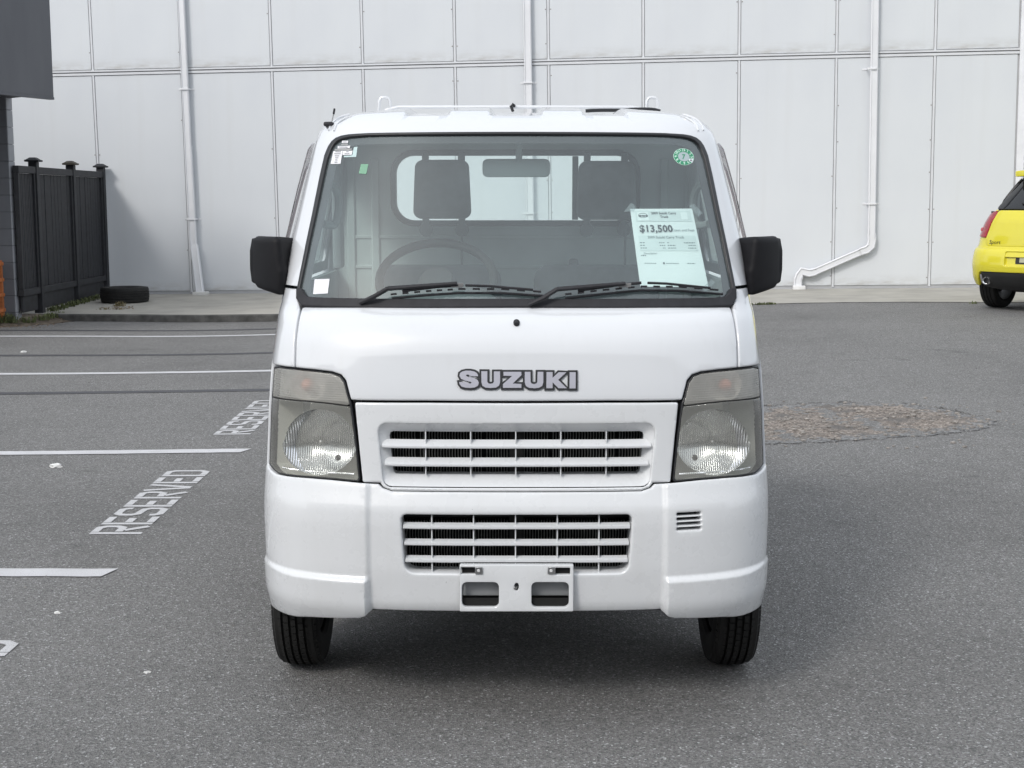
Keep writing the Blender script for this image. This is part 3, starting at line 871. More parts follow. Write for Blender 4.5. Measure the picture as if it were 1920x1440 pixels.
mb = MB(); pts = [N0 - Vector((dv.y, -dv.x, 0)) * .055, E0 - Vector((dv.y, -dv.x, 0)) * .055, E0 + Vector((-1.0, .9, 0)), E0 + Vector((-6.0, .9, 0)), N0 + Vector((-5.0, .0, 0))]
mb.add([wl(p) + Vector((0, 0, .035)) for p in pts] + [wl(p) + Vector((0, 0, 1.32)) for p in pts], [(0,4,3,2,1),(5,6,7,8,9),(0,1,6,5),(1,2,7,6),(2,3,8,7),(3,4,9,8),(4,0,5,9)])
mb.build('canopy', simple('canopy_soffit', rgb(.06, .062, .07), .7), bw, smooth=0, fix=True)
mb = MB(); q0, q1 = wl(N0), wl(E0); nrm = Vector((dv.y, -dv.x, 0))
vs = [q + nrm * s + Vector((0, 0, z)) for q in (q0, q1) for s in (.006, -.06) for z in (-.03, -.002)]
mb.add(vs, [(0,1,5,4),(2,6,7,3),(0,4,6,2),(1,3,7,5),(0,2,3,1),(4,5,7,6)]); mb.build('edge_trim', CLAD, bw, smooth=0, fix=True)

# --- orange wooden rack just showing at the left edge
OR = simple('orange_stained_wood', rgb(.42, .13, .035), .6, var=.3, vs=14, bmp=.3)
rk = empty('wooden_rack', (-6.635, 12.44, 0)); tag(rk, 'orange stained wooden slatted rack against the grey block wall', 'rack')
for x in (0.0, .50):
    MB().rbox((x, -.03, .0), (x + .045, .03, .78), .004, 1).build('post', OR, rk)
    MB().rbox((x, .17, .0), (x + .045, .22, .78), .004, 1).build('post', OR, rk)
for z in (.16, .34, .52, .71):
    MB().rbox((-.01, -.055, z), (.555, -.032, z + .07), .004, 1).build('rail', OR, rk)
    MB().rbox((.546, -.029, z + .01), (.560, .219, z + .05), .003, 1).build('rail', OR, rk)

# --- weeds, dead leaves
def weeds(name, spots, label, mats, h=.09, cat='weed', kind=None):
    mb = MB()
    for (x, y, z, n, s) in spots:
        for k in range(n):
            a = random.uniform(0, 6.28); r = random.uniform(0, s); bx, by = x + r * math.cos(a), y + r * math.sin(a) * .5
            hh = h * random.uniform(.35, 1.1); ln = random.uniform(.2, .9) * hh; w = random.uniform(.003, .008); b2 = random.uniform(0, 6.28)
            dx, dy = math.cos(b2), math.sin(b2)
            mb.add([(bx - dy * w, by + dx * w, z), (bx + dy * w, by - dx * w, z), (bx + dx * ln * .4 + dy * w, by + dy * ln * .4 - dx * w, z + hh * .7), (bx + dx * ln * .4 - dy * w, by + dy * ln * .4 + dx * w, z + hh * .7), (bx + dx * ln, by + dy * ln, z + hh)],
                   [(0,1,2,3), (3,2,4)])
    return tag(mb.build(name, mats, smooth=0), label, cat, 'weeds along the kerb', kind=kind)
WEED = simple('weed_leaf', rgb(.10, .12, .045), .7, var=.5, vs=25); DRYW = simple('dry_weed', rgb(.20, .165, .085), .8, var=.4, vs=25)
def gp(px, py, z): return on_ground(px, py, z)
p = gp(225, 577, .09); weeds('weed', [(p.x, p.y, .085, 60, .09)], 'small dry weed tuft growing at the kerb below the tyre', DRYW, .10)
p = gp(205, 582, .09); weeds('weed', [(p.x - .04, p.y, .082, 40, .14), (p.x + .12, p.y, .082, 24, .08)], 'sparse low weeds at the kerb left of the tuft below the tyre', DRYW, .05)
# a low bed of soil and dead leaves round the foot of the block wall
sb = [(-8.2, 12.20), (-6.6, 12.22), (-5.95, 12.42), (-5.62, 12.78), (-5.45, 13.2), (-5.5, 13.75), (-8.2, 13.75)]
sbp = resample(rpoly(sb, .15, 3), .12)
def soil_z(U, V): return np.stack([U, V, gz(U, V) + .002 + .085 * sstep(edist(np.stack([U, V], 1), [sbp]) / .42) + .006 * np.sin(U * 19 + V * 7) * np.sin(V * 23)], 1)
tag(panel(MB(), sbp, soil_z, grid=.07, step=.1).build('soil_bed', simple('dry_soil', rgb(.13, .105, .08), .95, var=.5, vs=16, bmp=.8, bs=40), smooth=60), kind='structure')
def sz(x, y): return float(soil_z(np.array([x]), np.array([y]))[0, 2])
weeds('weed', [(x, y, sz(x, y), 70, .12) for x, y in ((-6.35, 12.50), (-6.15, 12.56), (-6.02, 12.62), (-6.5, 12.55))], 'green and straw weeds at the foot of the block building', WEED, .13, kind='stuff')
weeds('weed', [(x, y, sz(x, y), 60, .12) for x, y in ((-5.85, 12.75), (-5.75, 12.95), (-5.70, 13.15), (-5.68, 13.4))], 'low green weeds under the fence next to the block building', WEED, .08, kind='stuff')
p = gp(110, 585, .09); weeds('weed', [(FX + .08, 13.6 + .22 * k, apron_z(FX, 13.7 + .2 * k) - .002, 60, .10) for k in range(10)], 'low weeds growing under the middle fence panel', WEED, .07, kind='stuff')
p = gp(1825, 572, .275); weeds('weed', [(p.x, p.y, .28, 16, .05)], 'tiny green weed at the pavement edge beside the yellow car', WEED, .045)
gs = []
for k in range(46):
    lx = random.uniform(1.9, 3.6); fr = WM @ Vector((lx, -2.95 + .02 * lx + .015 * math.sin(lx * 2.1) + .012 * math.sin(lx * 5.3), 0)); gs.append((fr.x, fr.y, float(gz(fr.x, fr.y)) + .002, random.randint(4, 14), .05))
weeds('weed', gs, 'thin line of grass in the pavement joint beside the right mirror', WEED, .03, kind='stuff')
lv = MB()
for k in range(260):
    x, y = random.uniform(-6.6, -5.5), random.uniform(12.3, 13.3); s = random.uniform(.008, .022); a = random.uniform(0, 6.28); t = random.uniform(-.5, .5)
    q = Vector((x, y, 0)); z = (sz(x, y) if inside(np.array([[x, y]]), sbp)[0] else float(gz(x, y))) + .004
    if random.random() < .25: q = gp(random.uniform(190, 250), random.gauss(580, 1.0), .09); z = apron_z(q.x, max(q.y, 13.9)) + .003
    c_, s_ = math.cos(a) * s, math.sin(a) * s
    lv.add([(q.x + c_, q.y + s_, z), (q.x - s_ * .5, q.y + c_ * .5, z + s * .5), (q.x - c_, q.y - s_, z + s * t), (q.x + s_ * .5, q.y - c_ * .5, z + s * .4)], [(0,1,2,3)])
tag(lv.build('dead_leaves', simple('dead_leaf', rgb(.22, .16, .11), .8, var=.6, vs=40), smooth=0), 'pale dead leaves blown against the block building and kerb', 'leaves', kind='stuff')

# --- loose tyre lying flat on the pavement
def m_rubber(name, col=.016):
    m, nt, b = new_mat(name); v = coords(nt, 'Object')
    c = ramp(nt, noise(nt, v, 14, 4), [(.3, rgb(col * .8)), (.8, rgb(col * 1.5, col * 1.47, col * 1.4))]); nt.links.new(c.outputs[0], b.inputs['Base Color'])
    b.inputs['Roughness'].default_value = .72; b.inputs['Specular IOR Level'].default_value = .35
    bump(nt, b, noise(nt, v, 120, 3), .25, .003); return m
RUBBER = m_rubber('tyre_rubber')
def tyre_profile(R, W, rim, grooves=4, gd=.007, gw=.008):
    """closed section, axis along local z, centre at h = 0"""
    h = W / 2; p = []
    tw = W * .40
    p += [(rim, -h * .78), (rim + .012, -h * .92), ((R + rim) / 2, -h), (R - .028, -h * .96), (R - .012, -h * .88)]
    tread = [-tw + 2 * tw * i / (grooves + 1) for i in range(grooves + 2)]
    for i, t in enumerate(tread):
        crown = lambda q: R - .006 * (q / h) ** 2
        if i in (0, grooves + 1): p.append((crown(t), t))
        else: p += [(crown(t), t - gw/2), (crown(t) - gd, t - gw*.35), (crown(t) - gd, t + gw*.35), (crown(t), t + gw/2)]
    p += [(R - .012, h * .88), (R - .028, h * .96), ((R + rim) / 2, h), (rim + .012, h * .92), (rim, h * .78)]
    return p
def tread_blocks(mb, R, W, n, mat):
    """raised lugs between the grooves, so the tread is cut across as well"""
    tw = W * .40
    rows = [(-W*.47, -tw*.66), (-tw*.52, -tw*.26), (-tw*.12, tw*.12), (tw*.26, tw*.52), (tw*.66, W*.47)]
    for r_i, (h0, h1) in enumerate(rows):
        for k in range(n):
            a0 = 2*math.pi*(k + .5*(r_i % 2)) / n; a1 = a0 + 2*math.pi/n * .82
            vs = []
            for a in (a0, a1):
                for hh in (h0, h1):
                    rr = R - .006*(hh/(W/2))**2 - (.010 if abs(hh) > W*.45 else 0)
                    for q in (rr - .006, rr + .0035): vs.append(mat @ Vector((q*math.cos(a), q*math.sin(a), hh)))
            mb.add(vs, [(0,1,3,2),(4,6,7,5),(0,4,5,1),(2,3,7,6),(1,5,7,3)])
p = gp(222, 572, .10); tz = apron_z(p.x, p.y + .3)
ty = empty('loose_tyre', (p.x, p.y + .32, tz)); tag(ty, 'worn black car tyre lying flat on the concrete by the fence', 'tyre')
TM = Matrix.Translation((0, 0, .105))
MB().lathe(tyre_profile(.322, .205, .195), 64, TM, close=True).build('carcass', RUBBER, ty, smooth=30)
mb = MB(); tread_blocks(mb, .322, .205, 64, TM); mb.build('tread', RUBBER, ty, smooth=0)

# --- dark trees past the end of the wall
BARK = simple('bark', rgb(.06, .048, .036), .9, var=.4, vs=10, bmp=.6, bs=30)
def m_leaf(name, col):
    m, nt, b = new_mat(name); inf = node(nt, 'ShaderNodeObjectInfo'); v = coords(nt, 'World')
    c = ramp(nt, noise(nt, v, 9, 3), [(.3, tuple(k * .55 for k in col[:3]) + (1,)), (.7, tuple(k * 1.4 for k in col[:3]) + (1,))]); nt.links.new(c.outputs[0], b.inputs['Base Color'])
    b.inputs['Roughness'].default_value = .6; return m
LEAF = m_leaf('tree_leaf', (.035, .055, .022))
def tree(x, y, h, r, label):
    z0 = float(gz(x, y)); root = empty('tree', (x, y, z0)); tag(root, label, 'tree', 'trees past the wall end')
    mb = MB(); mb.tube([(0, 0, -.1), (.05, .03, h * .3), (.0, .08, h * .6), (.06, .05, h * .9)], [.16, .13, .09, .03], 10)
    cl = []
    for k in range(26):
        z = h * random.uniform(.10, .96); rr = r * (1 - .45 * abs(z / h - .45) * 1.6) * random.uniform(.35, .95); a = random.uniform(0, 6.28)
        c = Vector((rr * math.cos(a), rr * math.sin(a), z)); cl.append((c, random.uniform(.35, .7)))
        mb.tube([(.03, .04, z * .8), c * .5 + Vector((0, 0, z * .45)), c], [.05, .03, .01], 6)
    mb.build('trunk', BARK, root)
    V = []; F = []
    for c, s in cl:
        for k in range(260):
            d = Vector((random.gauss(0, 1), random.gauss(0, 1), random.gauss(0, .8))); d = d.normalized() * s * random.random() ** .4
            q = c + d; u = Vector((random.gauss(0, 1), random.gauss(0, 1), random.gauss(0, 1))).normalized() * .055; w = u.orthogonal().normalized() * .03
            b0 = len(V); V += [q - u, q + w, q + u, q - w]; F.append((b0, b0+1, b0+2, b0+3))
    MB().add(V, F).build('crown', LEAF, root, smooth=0)
tree(7.9, 18.2, 5.6, 1.5, 'dark leafy tree filling the gap just past the white wall corner')
tree(10.2, 19.0, 6.2, 1.8, 'dark leafy tree farther right beyond the wall corner')

# ================================================================== the truck
def table(kn, win=0.012):
    z = np.arange(-.2, 2.2, .002); k = np.array(kn); y = np.interp(z, k[:, 0], k[:, 1])
    n = int(win / .002) * 2 + 1; ker = np.hanning(n + 2)[1:-1]; ker /= ker.sum()
    yp = np.pad(y, n, mode='edge'); y = np.convolve(yp, ker, 'same')[n:-n]
    return lambda q: np.interp(q, z, y)
SE_N = 3.2
def wrap_surface(f, w, T, A, ratio, y_taper):
    """a body whose level slices are rounded at the front corners: (u, z) -> place; u runs along the skin from the middle"""
    ph = np.linspace(0, math.pi / 2, 4000)
    Xn = np.sin(ph) ** (2 / SE_N); tn = 1 - np.cos(ph) ** (2 / SE_N)
    s = np.concatenate([[0], np.cumsum(np.hypot(np.diff(Xn), ratio * np.diff(tn)))])
    send = s[-1]
    def M(U, Z):
        U = np.asarray(U, float); Z = np.asarray(Z, float)
        sg = np.abs(U) / .73
        X = np.interp(sg, s, Xn); t = np.where(sg <= send, np.interp(sg, s, tn), 1 + (sg - send) / ratio)
        y = f(Z) + A(Z) * t
        ww = w(Z) - T(Z) * np.clip((y_taper - y) / y_taper, 0, 1) ** 1.6
        return np.stack([np.sign(U) * ww * X, y, Z], 1)
    return M
f_z = table([(-.2, .12), (.26, .07), (.30, .038), (.35, .014), (.45, .003), (.58, 0), (.62, .003), (.665, .018), (.70, .028), (.92, .042), (.96, .048), (1.06, .068), (1.09, .078), (1.135, .108), (1.155, .142), (1.166, .174), (1.665, .452), (1.69, .472), (1.71, .50), (1.728, .55), (1.742, .62), (1.75, .72), (1.757, .9), (2.2, 1.2)])
w_z = table([(-.2, .742), (.26, .742), (.36, .744), (.55, .7465), (.70, .743), (.82, .737), (1.0, .732), (1.2, .722), (1.33, .706), (1.62, .648), (1.67, .634), (1.70, .618), (1.72, .600), (1.738, .572), (1.75, .53), (1.757, .48), (2.2, .3)])
T_z = table([(-.2, 0), (.85, 0), (1.0, .012), (1.2, .045), (1.6, .045), (2.2, .045)])
A_z = table([(-.2, .40), (1.1, .40), (1.25, .34), (2.2, .34)])
M = wrap_surface(f_z, w_z, T_z, A_z, .52, .9)
ZS = 1.722

_gu, _gz = np.meshgrid(np.linspace(-1.05, 0.02, 215), np.linspace(.22, 1.76, 260))
_gp = M(_gu.ravel(), _gz.ravel()); _n = surf_normals(M, _gu.ravel(), _gz.ravel())
_a = _gp[:, 1] - CAM_Y; _w = _gp[:, 2] - CAM_Z; _d = _a * _C - _w * _S
_gpx = 960 + _F * (_gp[:, 0] - CAM_X) / _d; _gpy = 720 - _F * (_a * _S + _w * _C) / _d
_vis = ((_gp - np.array([CAM_X, CAM_Y, CAM_Z])) * _n).sum(1) < 0
def tr(px, py):
    """(u, z) of the left half of the cab skin seen at (px, py)"""
    e = (_gpx - px) ** 2 + (_gpy - py) ** 2 + np.where(_vis, 0, 1e5)
    i = int(np.argmin(e)); u, z = _gu.ravel()[i], _gz.ravel()[i]
    for _ in range(6):
        def pr(u_, z_): p = M(np.array([u_]), np.array([z_]))[0]; return np.array(proj(*p))
        r0 = pr(u, z) - (px, py); h = 1e-4
        Jm = np.stack([(pr(u + h, z) - pr(u, z)) / h, (pr(u, z + h) - pr(u, z)) / h], 1)
        if abs(np.linalg.det(Jm)) < 3e4: break
        st = np.linalg.solve(Jm, -r0); st = np.clip(st, -.01, .01); u += st[0]; z += st[1]
    return (float(u), float(z))
def TR(*pts):
    out = []
    for p in pts:
        q = tr(p[0], p[1]); out.append(q + tuple(p[2:]))
    return out
MIDX = 960 + _F * (-CAM_X) / 3.7     # where the truck's middle line falls
def u_of_y(y, z):
    us = np.linspace(0, 2.6, 1200); p = M(us, np.full_like(us, z)); return float(np.interp(y, p[:, 1], us))

# materials
PAINT = m_paint('white_truck_paint', rgb(.725, .742, .765), .14, .035)
BUMPW = m_paint('white_bumper_plastic', rgb(.73, .745, .76), .27, .05)
BLACKP = simple('black_trim_plastic', rgb(.026, .026, .030), .6, spec=.35, var=.2, vs=30, bmp=.15, bs=500)
RUBSEAL = simple('black_rubber_seal', rgb(.022, .023, .026), .42, var=.1)
DARK = simple('dark_void', rgb(.008), .9)  # near-black for painted shade in hollows, and for black parts
UNDER = simple('underbody_black', rgb(.014), .8, var=.3)
FRIT = simple('windscreen_frit', rgb(.035, .033, .038), .5, var=.1)
METAL = simple('bare_steel', rgb(.45), .35, metal=1.0, var=.2, vs=40)
MIRRB = simple('mirror_black_plastic', rgb(.009, .009, .011), .6, spec=.25, var=.15, vs=20, bmp=.12, bs=700)
GREYIN = simple('cab_interior_grey', rgb(.36, .385, .39), .75, var=.08, bmp=.1, bs=300)
LINER = simple('cab_headliner', rgb(.40, .415, .42), .85, var=.06)
SEATM = simple('seat_vinyl', rgb(.19, .197, .207), .8, var=.15, vs=15, bmp=.15, bs=400)
REARW = simple('cab_back_wall', rgb(.60, .63, .63), .6, var=.07)
GLASS = m_glass('windscreen_glass', (.87, .975, .96, 1), .095, 1.52, 1.9, veilcol=(.55, .68, .72, 1))  # bluish veil paints the reflected sky haze into the pane
SIDEGLASS = m_glass('side_glass', (.62, .70, .68, 1), .04, 1.52, 1.3)
REARGLASS = m_glass('rear_window_glass', (.95, .99, .98, 1), .08, 1.5, 1.0)

truck = empty('truck', (0, .5, 0))
tag(truck, 'white kei pickup truck facing the camera with a price sheet in its windscreen', 'truck')
TP = truck
def fin(o): o.data.transform(Matrix.Translation((0, -.5, 0))); return o
def part(mb, name, mat, parent=None, smooth=38, fix=False):
    return fin(mb.build(name, mat, parent or TP, smooth, fix))
def Mr(relfn):
    def fn(U, Z):
        P = M(U, Z); N = surf_normals(M, U, Z); return P + N * relfn(P[:, 0], P[:, 2])[:, None]
    return fn
C0 = 0.0
def half(pts):
    """left-half picture outline -> whole (u, z) outline; the first and last points go to the middle line"""
    q = TR(*pts); q[0] = (0.0,) + q[0][1:]; q[-1] = (0.0,) + q[-1][1:]
    return mirrored(q)
def both(fn_):
    """run a builder for the left side (+1: u as traced) and mirrored for the right"""
    for s in (1, -1): fn_(s)
def side(pts, s): return pts if s == 1 else [(-p[0],) + tuple(p[1:]) for p in pts]

# --- bonnet lid
hl_top = [(553, 690), (590, 694.3), (621.6, 697.5), (638, 703.5), (646.5, 714), (654.5, 746.4)]
hood = half([(968, 575), (700, 574), (566.5, 574, .008), (558.5, 607), (554.5, 639), (553.5, 689, .004), (590, 692.6), (621.6, 696.4), (639, 702.4), (648, 713), (655.5, 742), (658, 750, .006), (800, 751), (968, 752)])
part(panel(MB(), rpoly(hood, 0, 3), M, grid=.016, rnd=.006, depth=.02), 'bonnet', PAINT)
# washer nozzle
q = M(*[np.array([v]) for v in (0.0, tr(968, 605)[1])])[0]
part(MB().lathe([(0, -.012), (.006, -.011), (.0085, -.006), (.009, .004)], 16, Matrix.Translation(q) @ Matrix.Rotation(math.radians(-70), 4, 'X')), 'washer_nozzle', BLACKP, fix=True)

# --- corner panels (fender and pillar foot), wheel arch cut in
AX_Y, AX_Z, R_T = .575, .266, .266
UD = u_of_y(.93, .9); UB = u_of_y(1.42, .9)
def fender(s):
    t = TR((550.3, 688.5), (551.3, 639), (555.3, 607), (562.3, 577), (556, 562), (554, 541))
    z_s = t[-1][1]
    out = [(t[0][0], t[0][1], .003), t[1], t[2], (t[3][0], t[3][1], .004), t[4], (t[5][0], t[5][1], .004), (-UD, z_s - .004, .01)]
    out += [(-UD, .36)]
    for k in range(0, 13):                # wheel arch from the rear round to the bumper corner
        a = math.radians(14 + k * 10.5); out.append((-u_of_y(AX_Y + .315 * math.cos(a), .5), AX_Z + .315 * math.sin(a)))
    ub = -u_of_y(.262, .6)
    out += [(ub, tr(530, 880)[1] - .02, .004), (ub, tr(519, 690)[1] + .004), (tr(521, 686)[0] - .004, tr(521, 685)[1])]
    part(panel(MB(), rpoly(side(out, s), 0, 3), M, grid=.022, rnd=.005, depth=.02), 'fender', PAINT)
both(fender)
def gap_shade(s):  # black strip: the shade inside the bonnet gap put in as colour
    g = TR((551.8, 690), (552.8, 639), (556.8, 607), (564, 574)); L, R = ribbon(g, .022)
    part(panel(MB(), side([tuple(p) for p in L] + [tuple(p) for p in reversed(R)], s), M, grid=.03, rel=-.017, step=.02), 'gap_shade', DARK)
both(gap_shade)
# --- door skins and rear cab quarter below the belt
def door(s):
    zb = tr(554, 541)[1] - .004
    o = part(panel(MB(), side([(-UD - .006, .36), (-UD - .006, zb), (-u_of_y(1.375, .9), zb), (-u_of_y(1.375, .9), .36)], s), M, grid=.05, rnd=.005, depth=.02), 'door', PAINT)
    ph = M(np.array([-u_of_y(1.27, .9) * s]), np.array([1.02]))[0]
    part(MB().rbox(ph - Vector((.012, .055, .016)), ph + Vector((.012, .055, .016)), .008), 'handle', BLACKP, o).matrix_parent_inverse = Matrix()
    part(panel(MB(), side([(-u_of_y(1.381, .9), .36), (-u_of_y(1.381, .9), zb), (-u_of_y(1.42, .9), zb), (-u_of_y(1.42, .9), .36)], s), M, grid=.05, rnd=.003, depth=.02), 'cab_corner', PAINT)
both(door)

# --- upper cab: windscreen surround, pillars, roof rim and window frames in one skin, roof on top
seal_out = [(968, 247), (860, 247.3), (745.5, 248.3), (690, 249.3), (654, 251.5), (640, 254), (629.4, 258), (621.5, 264.5), (615.7, 273), (608, 291.4), (599, 331), (585, 401), (571, 468.6), (557.6, 536)]
so = TR(*seal_out); so[0] = (0.0, so[0][1])
z_low = so[-1][1]
ring = [(-u, z) for u, z in reversed(so)] + so[1:]           # right foot -> over the top -> left foot
uS = [u_of_y(y, 1.5) for y in (0.0, 1.42)]
top_u = np.concatenate([np.linspace(-UB, -.75, 24)[:-1], np.linspace(-.75, .75, 100), np.linspace(.75, UB, 24)[1:]])
shell_out = [tuple(p) for p in ring[::-1]] + [(UB, z_low)] + [(float(u), ZS) for u in top_u[::-1]] + [(-UB, z_low)]
# order: left foot ... right foot along the opening, then out to the right, up, across the top to the left, down
def win_hole(s):
    f = lambda y, z: (-u_of_y(y, z), z)
    return side(rpoly([f(.66, 1.255) + (.02,), f(.80, 1.60) + (.05,), f(1.34, 1.60) + (.05,), f(1.34, 1.255) + (.03,)], .03, 4), s)
sh = MB(); panel(sh, shell_out, M, holes=[win_hole(1), win_hole(-1)], grid=.022, rnd=0, step=.018)
roof_edge = M(top_u, np.full_like(top_u, ZS))
def roof_fn(U, V):
    lo = np.full(len(U), 1.60); hi = np.full(len(U), 1.7565)
    for _ in range(40):
        m_ = (lo + hi) / 2
        ww = w_z(m_) - T_z(m_) * np.clip((.9 - V) / .9, 0, 1) ** 1.6
        t = np.clip((V - f_z(m_)) / A_z(m_), 0, 1)
        inn = (V >= f_z(m_)) & (np.abs(U) <= ww * (1 - (1 - t) ** SE_N) ** (1 / SE_N))
        lo = np.where(inn, m_, lo); hi = np.where(inn, hi, m_)
    z = lo
    e = np.clip((z - ZS) / .006, 0, 1); lift = .026 * np.clip((V - .53) / .85, 0, 1) ** .8 * (1 - np.clip(np.abs(U) / .575, 0, 1) ** 3) * e; z = z + lift
    # pressed troughs running back over the roof and the drip channels
    g = np.zeros_like(U)
    for c0, wd in ((-.268, .088), (.268, .088), (0.085, .062), (-.085, .062)):
        pass
    for a, b_ in ((-.345, -.20), (-.085, .085), (.20, .345)):
        ed = .018
        side_ = np.clip((U - a) / ed, 0, 1) * np.clip((b_ - U) / ed, 0, 1)
        g -= .018 * sstep(side_) * sstep((V - .528) / .03) * sstep((1.36 - V) / .05)
    for c in (-.535, .535): g -= .010 * np.exp(-((U - c) / .009) ** 2) * sstep((V - .52) / .06) 
    return np.stack([U, V, z + g * e], 1)
edge_loop = [(p[0], p[1]) for p in roof_edge]
extra = []
for a in (-.345, -.327, -.20, -.218, -.085, -.067, .067, .085, .20, .218, .327, .345, -.542, -.535, -.528, .528, .535, .542):
    extra += [(a, y) for y in np.arange(.5, 1.42, .012)]
extra += [(x, y) for x in np.arange(-.56, .56, .02) for y in (.50, .515, .53, .545, .56, .57, .58, .59, .60, .61)]
rf = MB(); panel(rf, edge_loop, roof_fn, grid=.02, step=.5, extra=extra)
sh.add(rf.v, rf.f)
o = sh.build('cab_shell', PAINT, TP, smooth=0)
bm = bmesh.new(); bm.from_mesh(o.data); bmesh.ops.remove_doubles(bm, verts=bm.verts, dist=2e-4); bm.to_mesh(o.data); bm.free()
o.data.shade_smooth(); o.data.set_sharp_from_angle(angle=math.radians(40)); fin(o)
cab_shell = o
def chaikin(p, n=2):
    p = [Vector(q) for q in p]
    for _ in range(n): p = [p[0]] + [q for a, b_ in zip(p[:-1], p[1:]) for q in (a * .75 + b_ * .25, a * .25 + b_ * .75)] + [p[-1]]
    return p
# inner lining
li = MB(); panel(li, shell_out, M, holes=[win_hole(1), win_hole(-1)], grid=.05, rel=-.022, flip=True, step=.04)
part(li, 'lining', LINER)
part(MB().box((-.50, .64, 1.690), (.50, 1.39, 1.698)), 'headliner', LINER, smooth=0)

# --- windscreen: rubber seal, glass, printed border
gl_in = TR((968, 252), (745.5, 253.3), (690, 254.3), (656, 257), (642, 260), (633, 264), (626, 270.5), (621, 279), (614, 297), (605, 337), (591, 405), (577, 470), (562, 541), (561, 556), (567, 564), (578, 566.5), (968, 570))
so_full = mirrored([(0.0, so[0][1])] + so[1:] + TR((556, 552), (557.5, 563), (566, 571)) + [(0.0, tr(968, 574)[1])])
gi = mirrored([(0.0, gl_in[0][1])] + gl_in[1:-1] + [(0.0, gl_in[-1][1])])
part(panel(MB(), so_full, M, holes=[gi], grid=.02, rnd=.0035, depth=.01, rel=.002, step=.006), 'windscreen_seal', RUBSEAL)
ws = part(panel(MB(), gi, M, grid=.03, rel=-.006), 'windscreen', GLASS)
fr_half = TR((968, 266), (850, 266), (745, 266.5), (690, 267.5), (668, 268.5, .01), (640, 275), (629, 300), (620, 343), (599, 435), (580.5, 520.5), (578, 545), (585, 554.5), (600, 556.5), (968, 560))
fi_ = mirrored([(0.0, fr_half[0][1])] + [p[:2] for p in fr_half[1:-1]] + [(0.0, fr_half[-1][1])])
gi2 = mirrored([(0.0, gl_in[0][1] + .004)] + gl_in[1:-1] + [(0.0, gl_in[-1][1] - .004)])
part(panel(MB(), gi2, M, holes=[fi_], grid=.03, rel=-.0085, step=.02), 'frit_border', FRIT)

# --- cowl, wipers
cw = TR((968, 560.5), (600, 558), (578, 556.5), (570, 549), (566, 541), (557, 540), (556.5, 560), (565, 573.3), (968, 576.5))
cwf = mirrored([(0.0, cw[0][1])] + cw[1:-1] + [(0.0, cw[-1][1])])
cowl = part(panel(MB(), rpoly(cwf, .004, 2), M, grid=.02, rnd=.004, depth=.03, rel=.005), 'cowl', BLACKP)
def skin(px, py, off=0.0):
    """a point of the cab skin seen at (px, py), raised by off"""
    if px > MIDX:
        u, z = tr(2 * MIDX - px, py); u = -u
    else: u, z = tr(px, py)
    p = M(np.array([u]), np.array([z])); n = surf_normals(M, np.array([u]), np.array([z])); return Vector((p + n * off)[0])
def wiper(pts, blade, y2):
    arm = MB()
    P = [skin(*pts[0], .012), skin(*pts[1], .024), skin(*pts[2], .030), skin(*pts[3], .030), skin(*pts[4], .030)]
    arm.tube(P[:3], [.007, .0095, .0095], 8, flat=.7); arm.tube(P[2:4], [.0098, .0075], 8, flat=.7)
    o = part(arm, 'wiper', BLACKP)
    b_ = MB(); n = 24; B = []
    for k in range(n + 1):
        t = k / n; i = t * (len(blade) - 1); a = int(min(i, len(blade) - 2)); f_ = i - a
        B.append((blade[a][0] + (blade[a+1][0] - blade[a][0]) * f_, blade[a][1] + (blade[a+1][1] - blade[a][1]) * f_))
    b_.tube([skin(x, y + 4, .002) for x, y in B], .0035, 6)                 # squeegee on the glass
    for i in range(0, n, 2):                                                  # broken carrier above it
        b_.tube([skin(B[i][0], B[i][1] + 1, .018), skin(B[i+1][0], B[i+1][1] + 1, .018)], .0028, 6)
    b_.tube([skin(B[2][0], B[2][1] - 2.5, .021), skin(B[n//3][0], B[n//3][1] - 4, .024), skin(B[n//2][0], B[n//2][1] - 4, .024)], .0042, 6)
    b_.tube([skin(B[n//2+1][0], B[n//2+1][1] - 4, .024), skin(B[2*n//3][0], B[2*n//3][1] - 3, .024), skin(B[n-2][0], B[n-2][1] - 1.5, .018)], .0036, 6)
    part(b_, 'blade', BLACKP, o)
    m = (pts[3][0], pts[3][1] + 1)
    part(MB().rbox(skin(*m, .022) - Vector((.018, .006, .006)), skin(*m, .022) + Vector((.018, .006, .006)), .002), 'clip', simple('wiper_clip', rgb(.20), .4), o)
wiper([(676, 573), (706, 562), (731, 549.5), (858, 540), (900, 541)], [(735, 556), (800, 550), (860, 546), (940, 546), (1030, 552)], 0)
wiper([(992, 578), (1018, 566), (1044, 551), (1170, 540), (1215, 537)], [(1060, 556), (1130, 548), (1200, 541), (1270, 541.5), (1355, 548)], 0)

# drip mouldings at the roof corners
for s in (-1, 1):
    for pts in (((655, 215.5), (641, 219), (629, 225), (620.5, 234), (617, 245)), ((660, 219), (648, 222), (637, 228), (629.5, 236), (627, 246))):
        q = [skin(x, y, .0015) for x, y in pts]
        part(MB().tube(chaikin([(p.x * -s, p.y, p.z) for p in q]), .0032, 6), 'drip_moulding', PAINT)

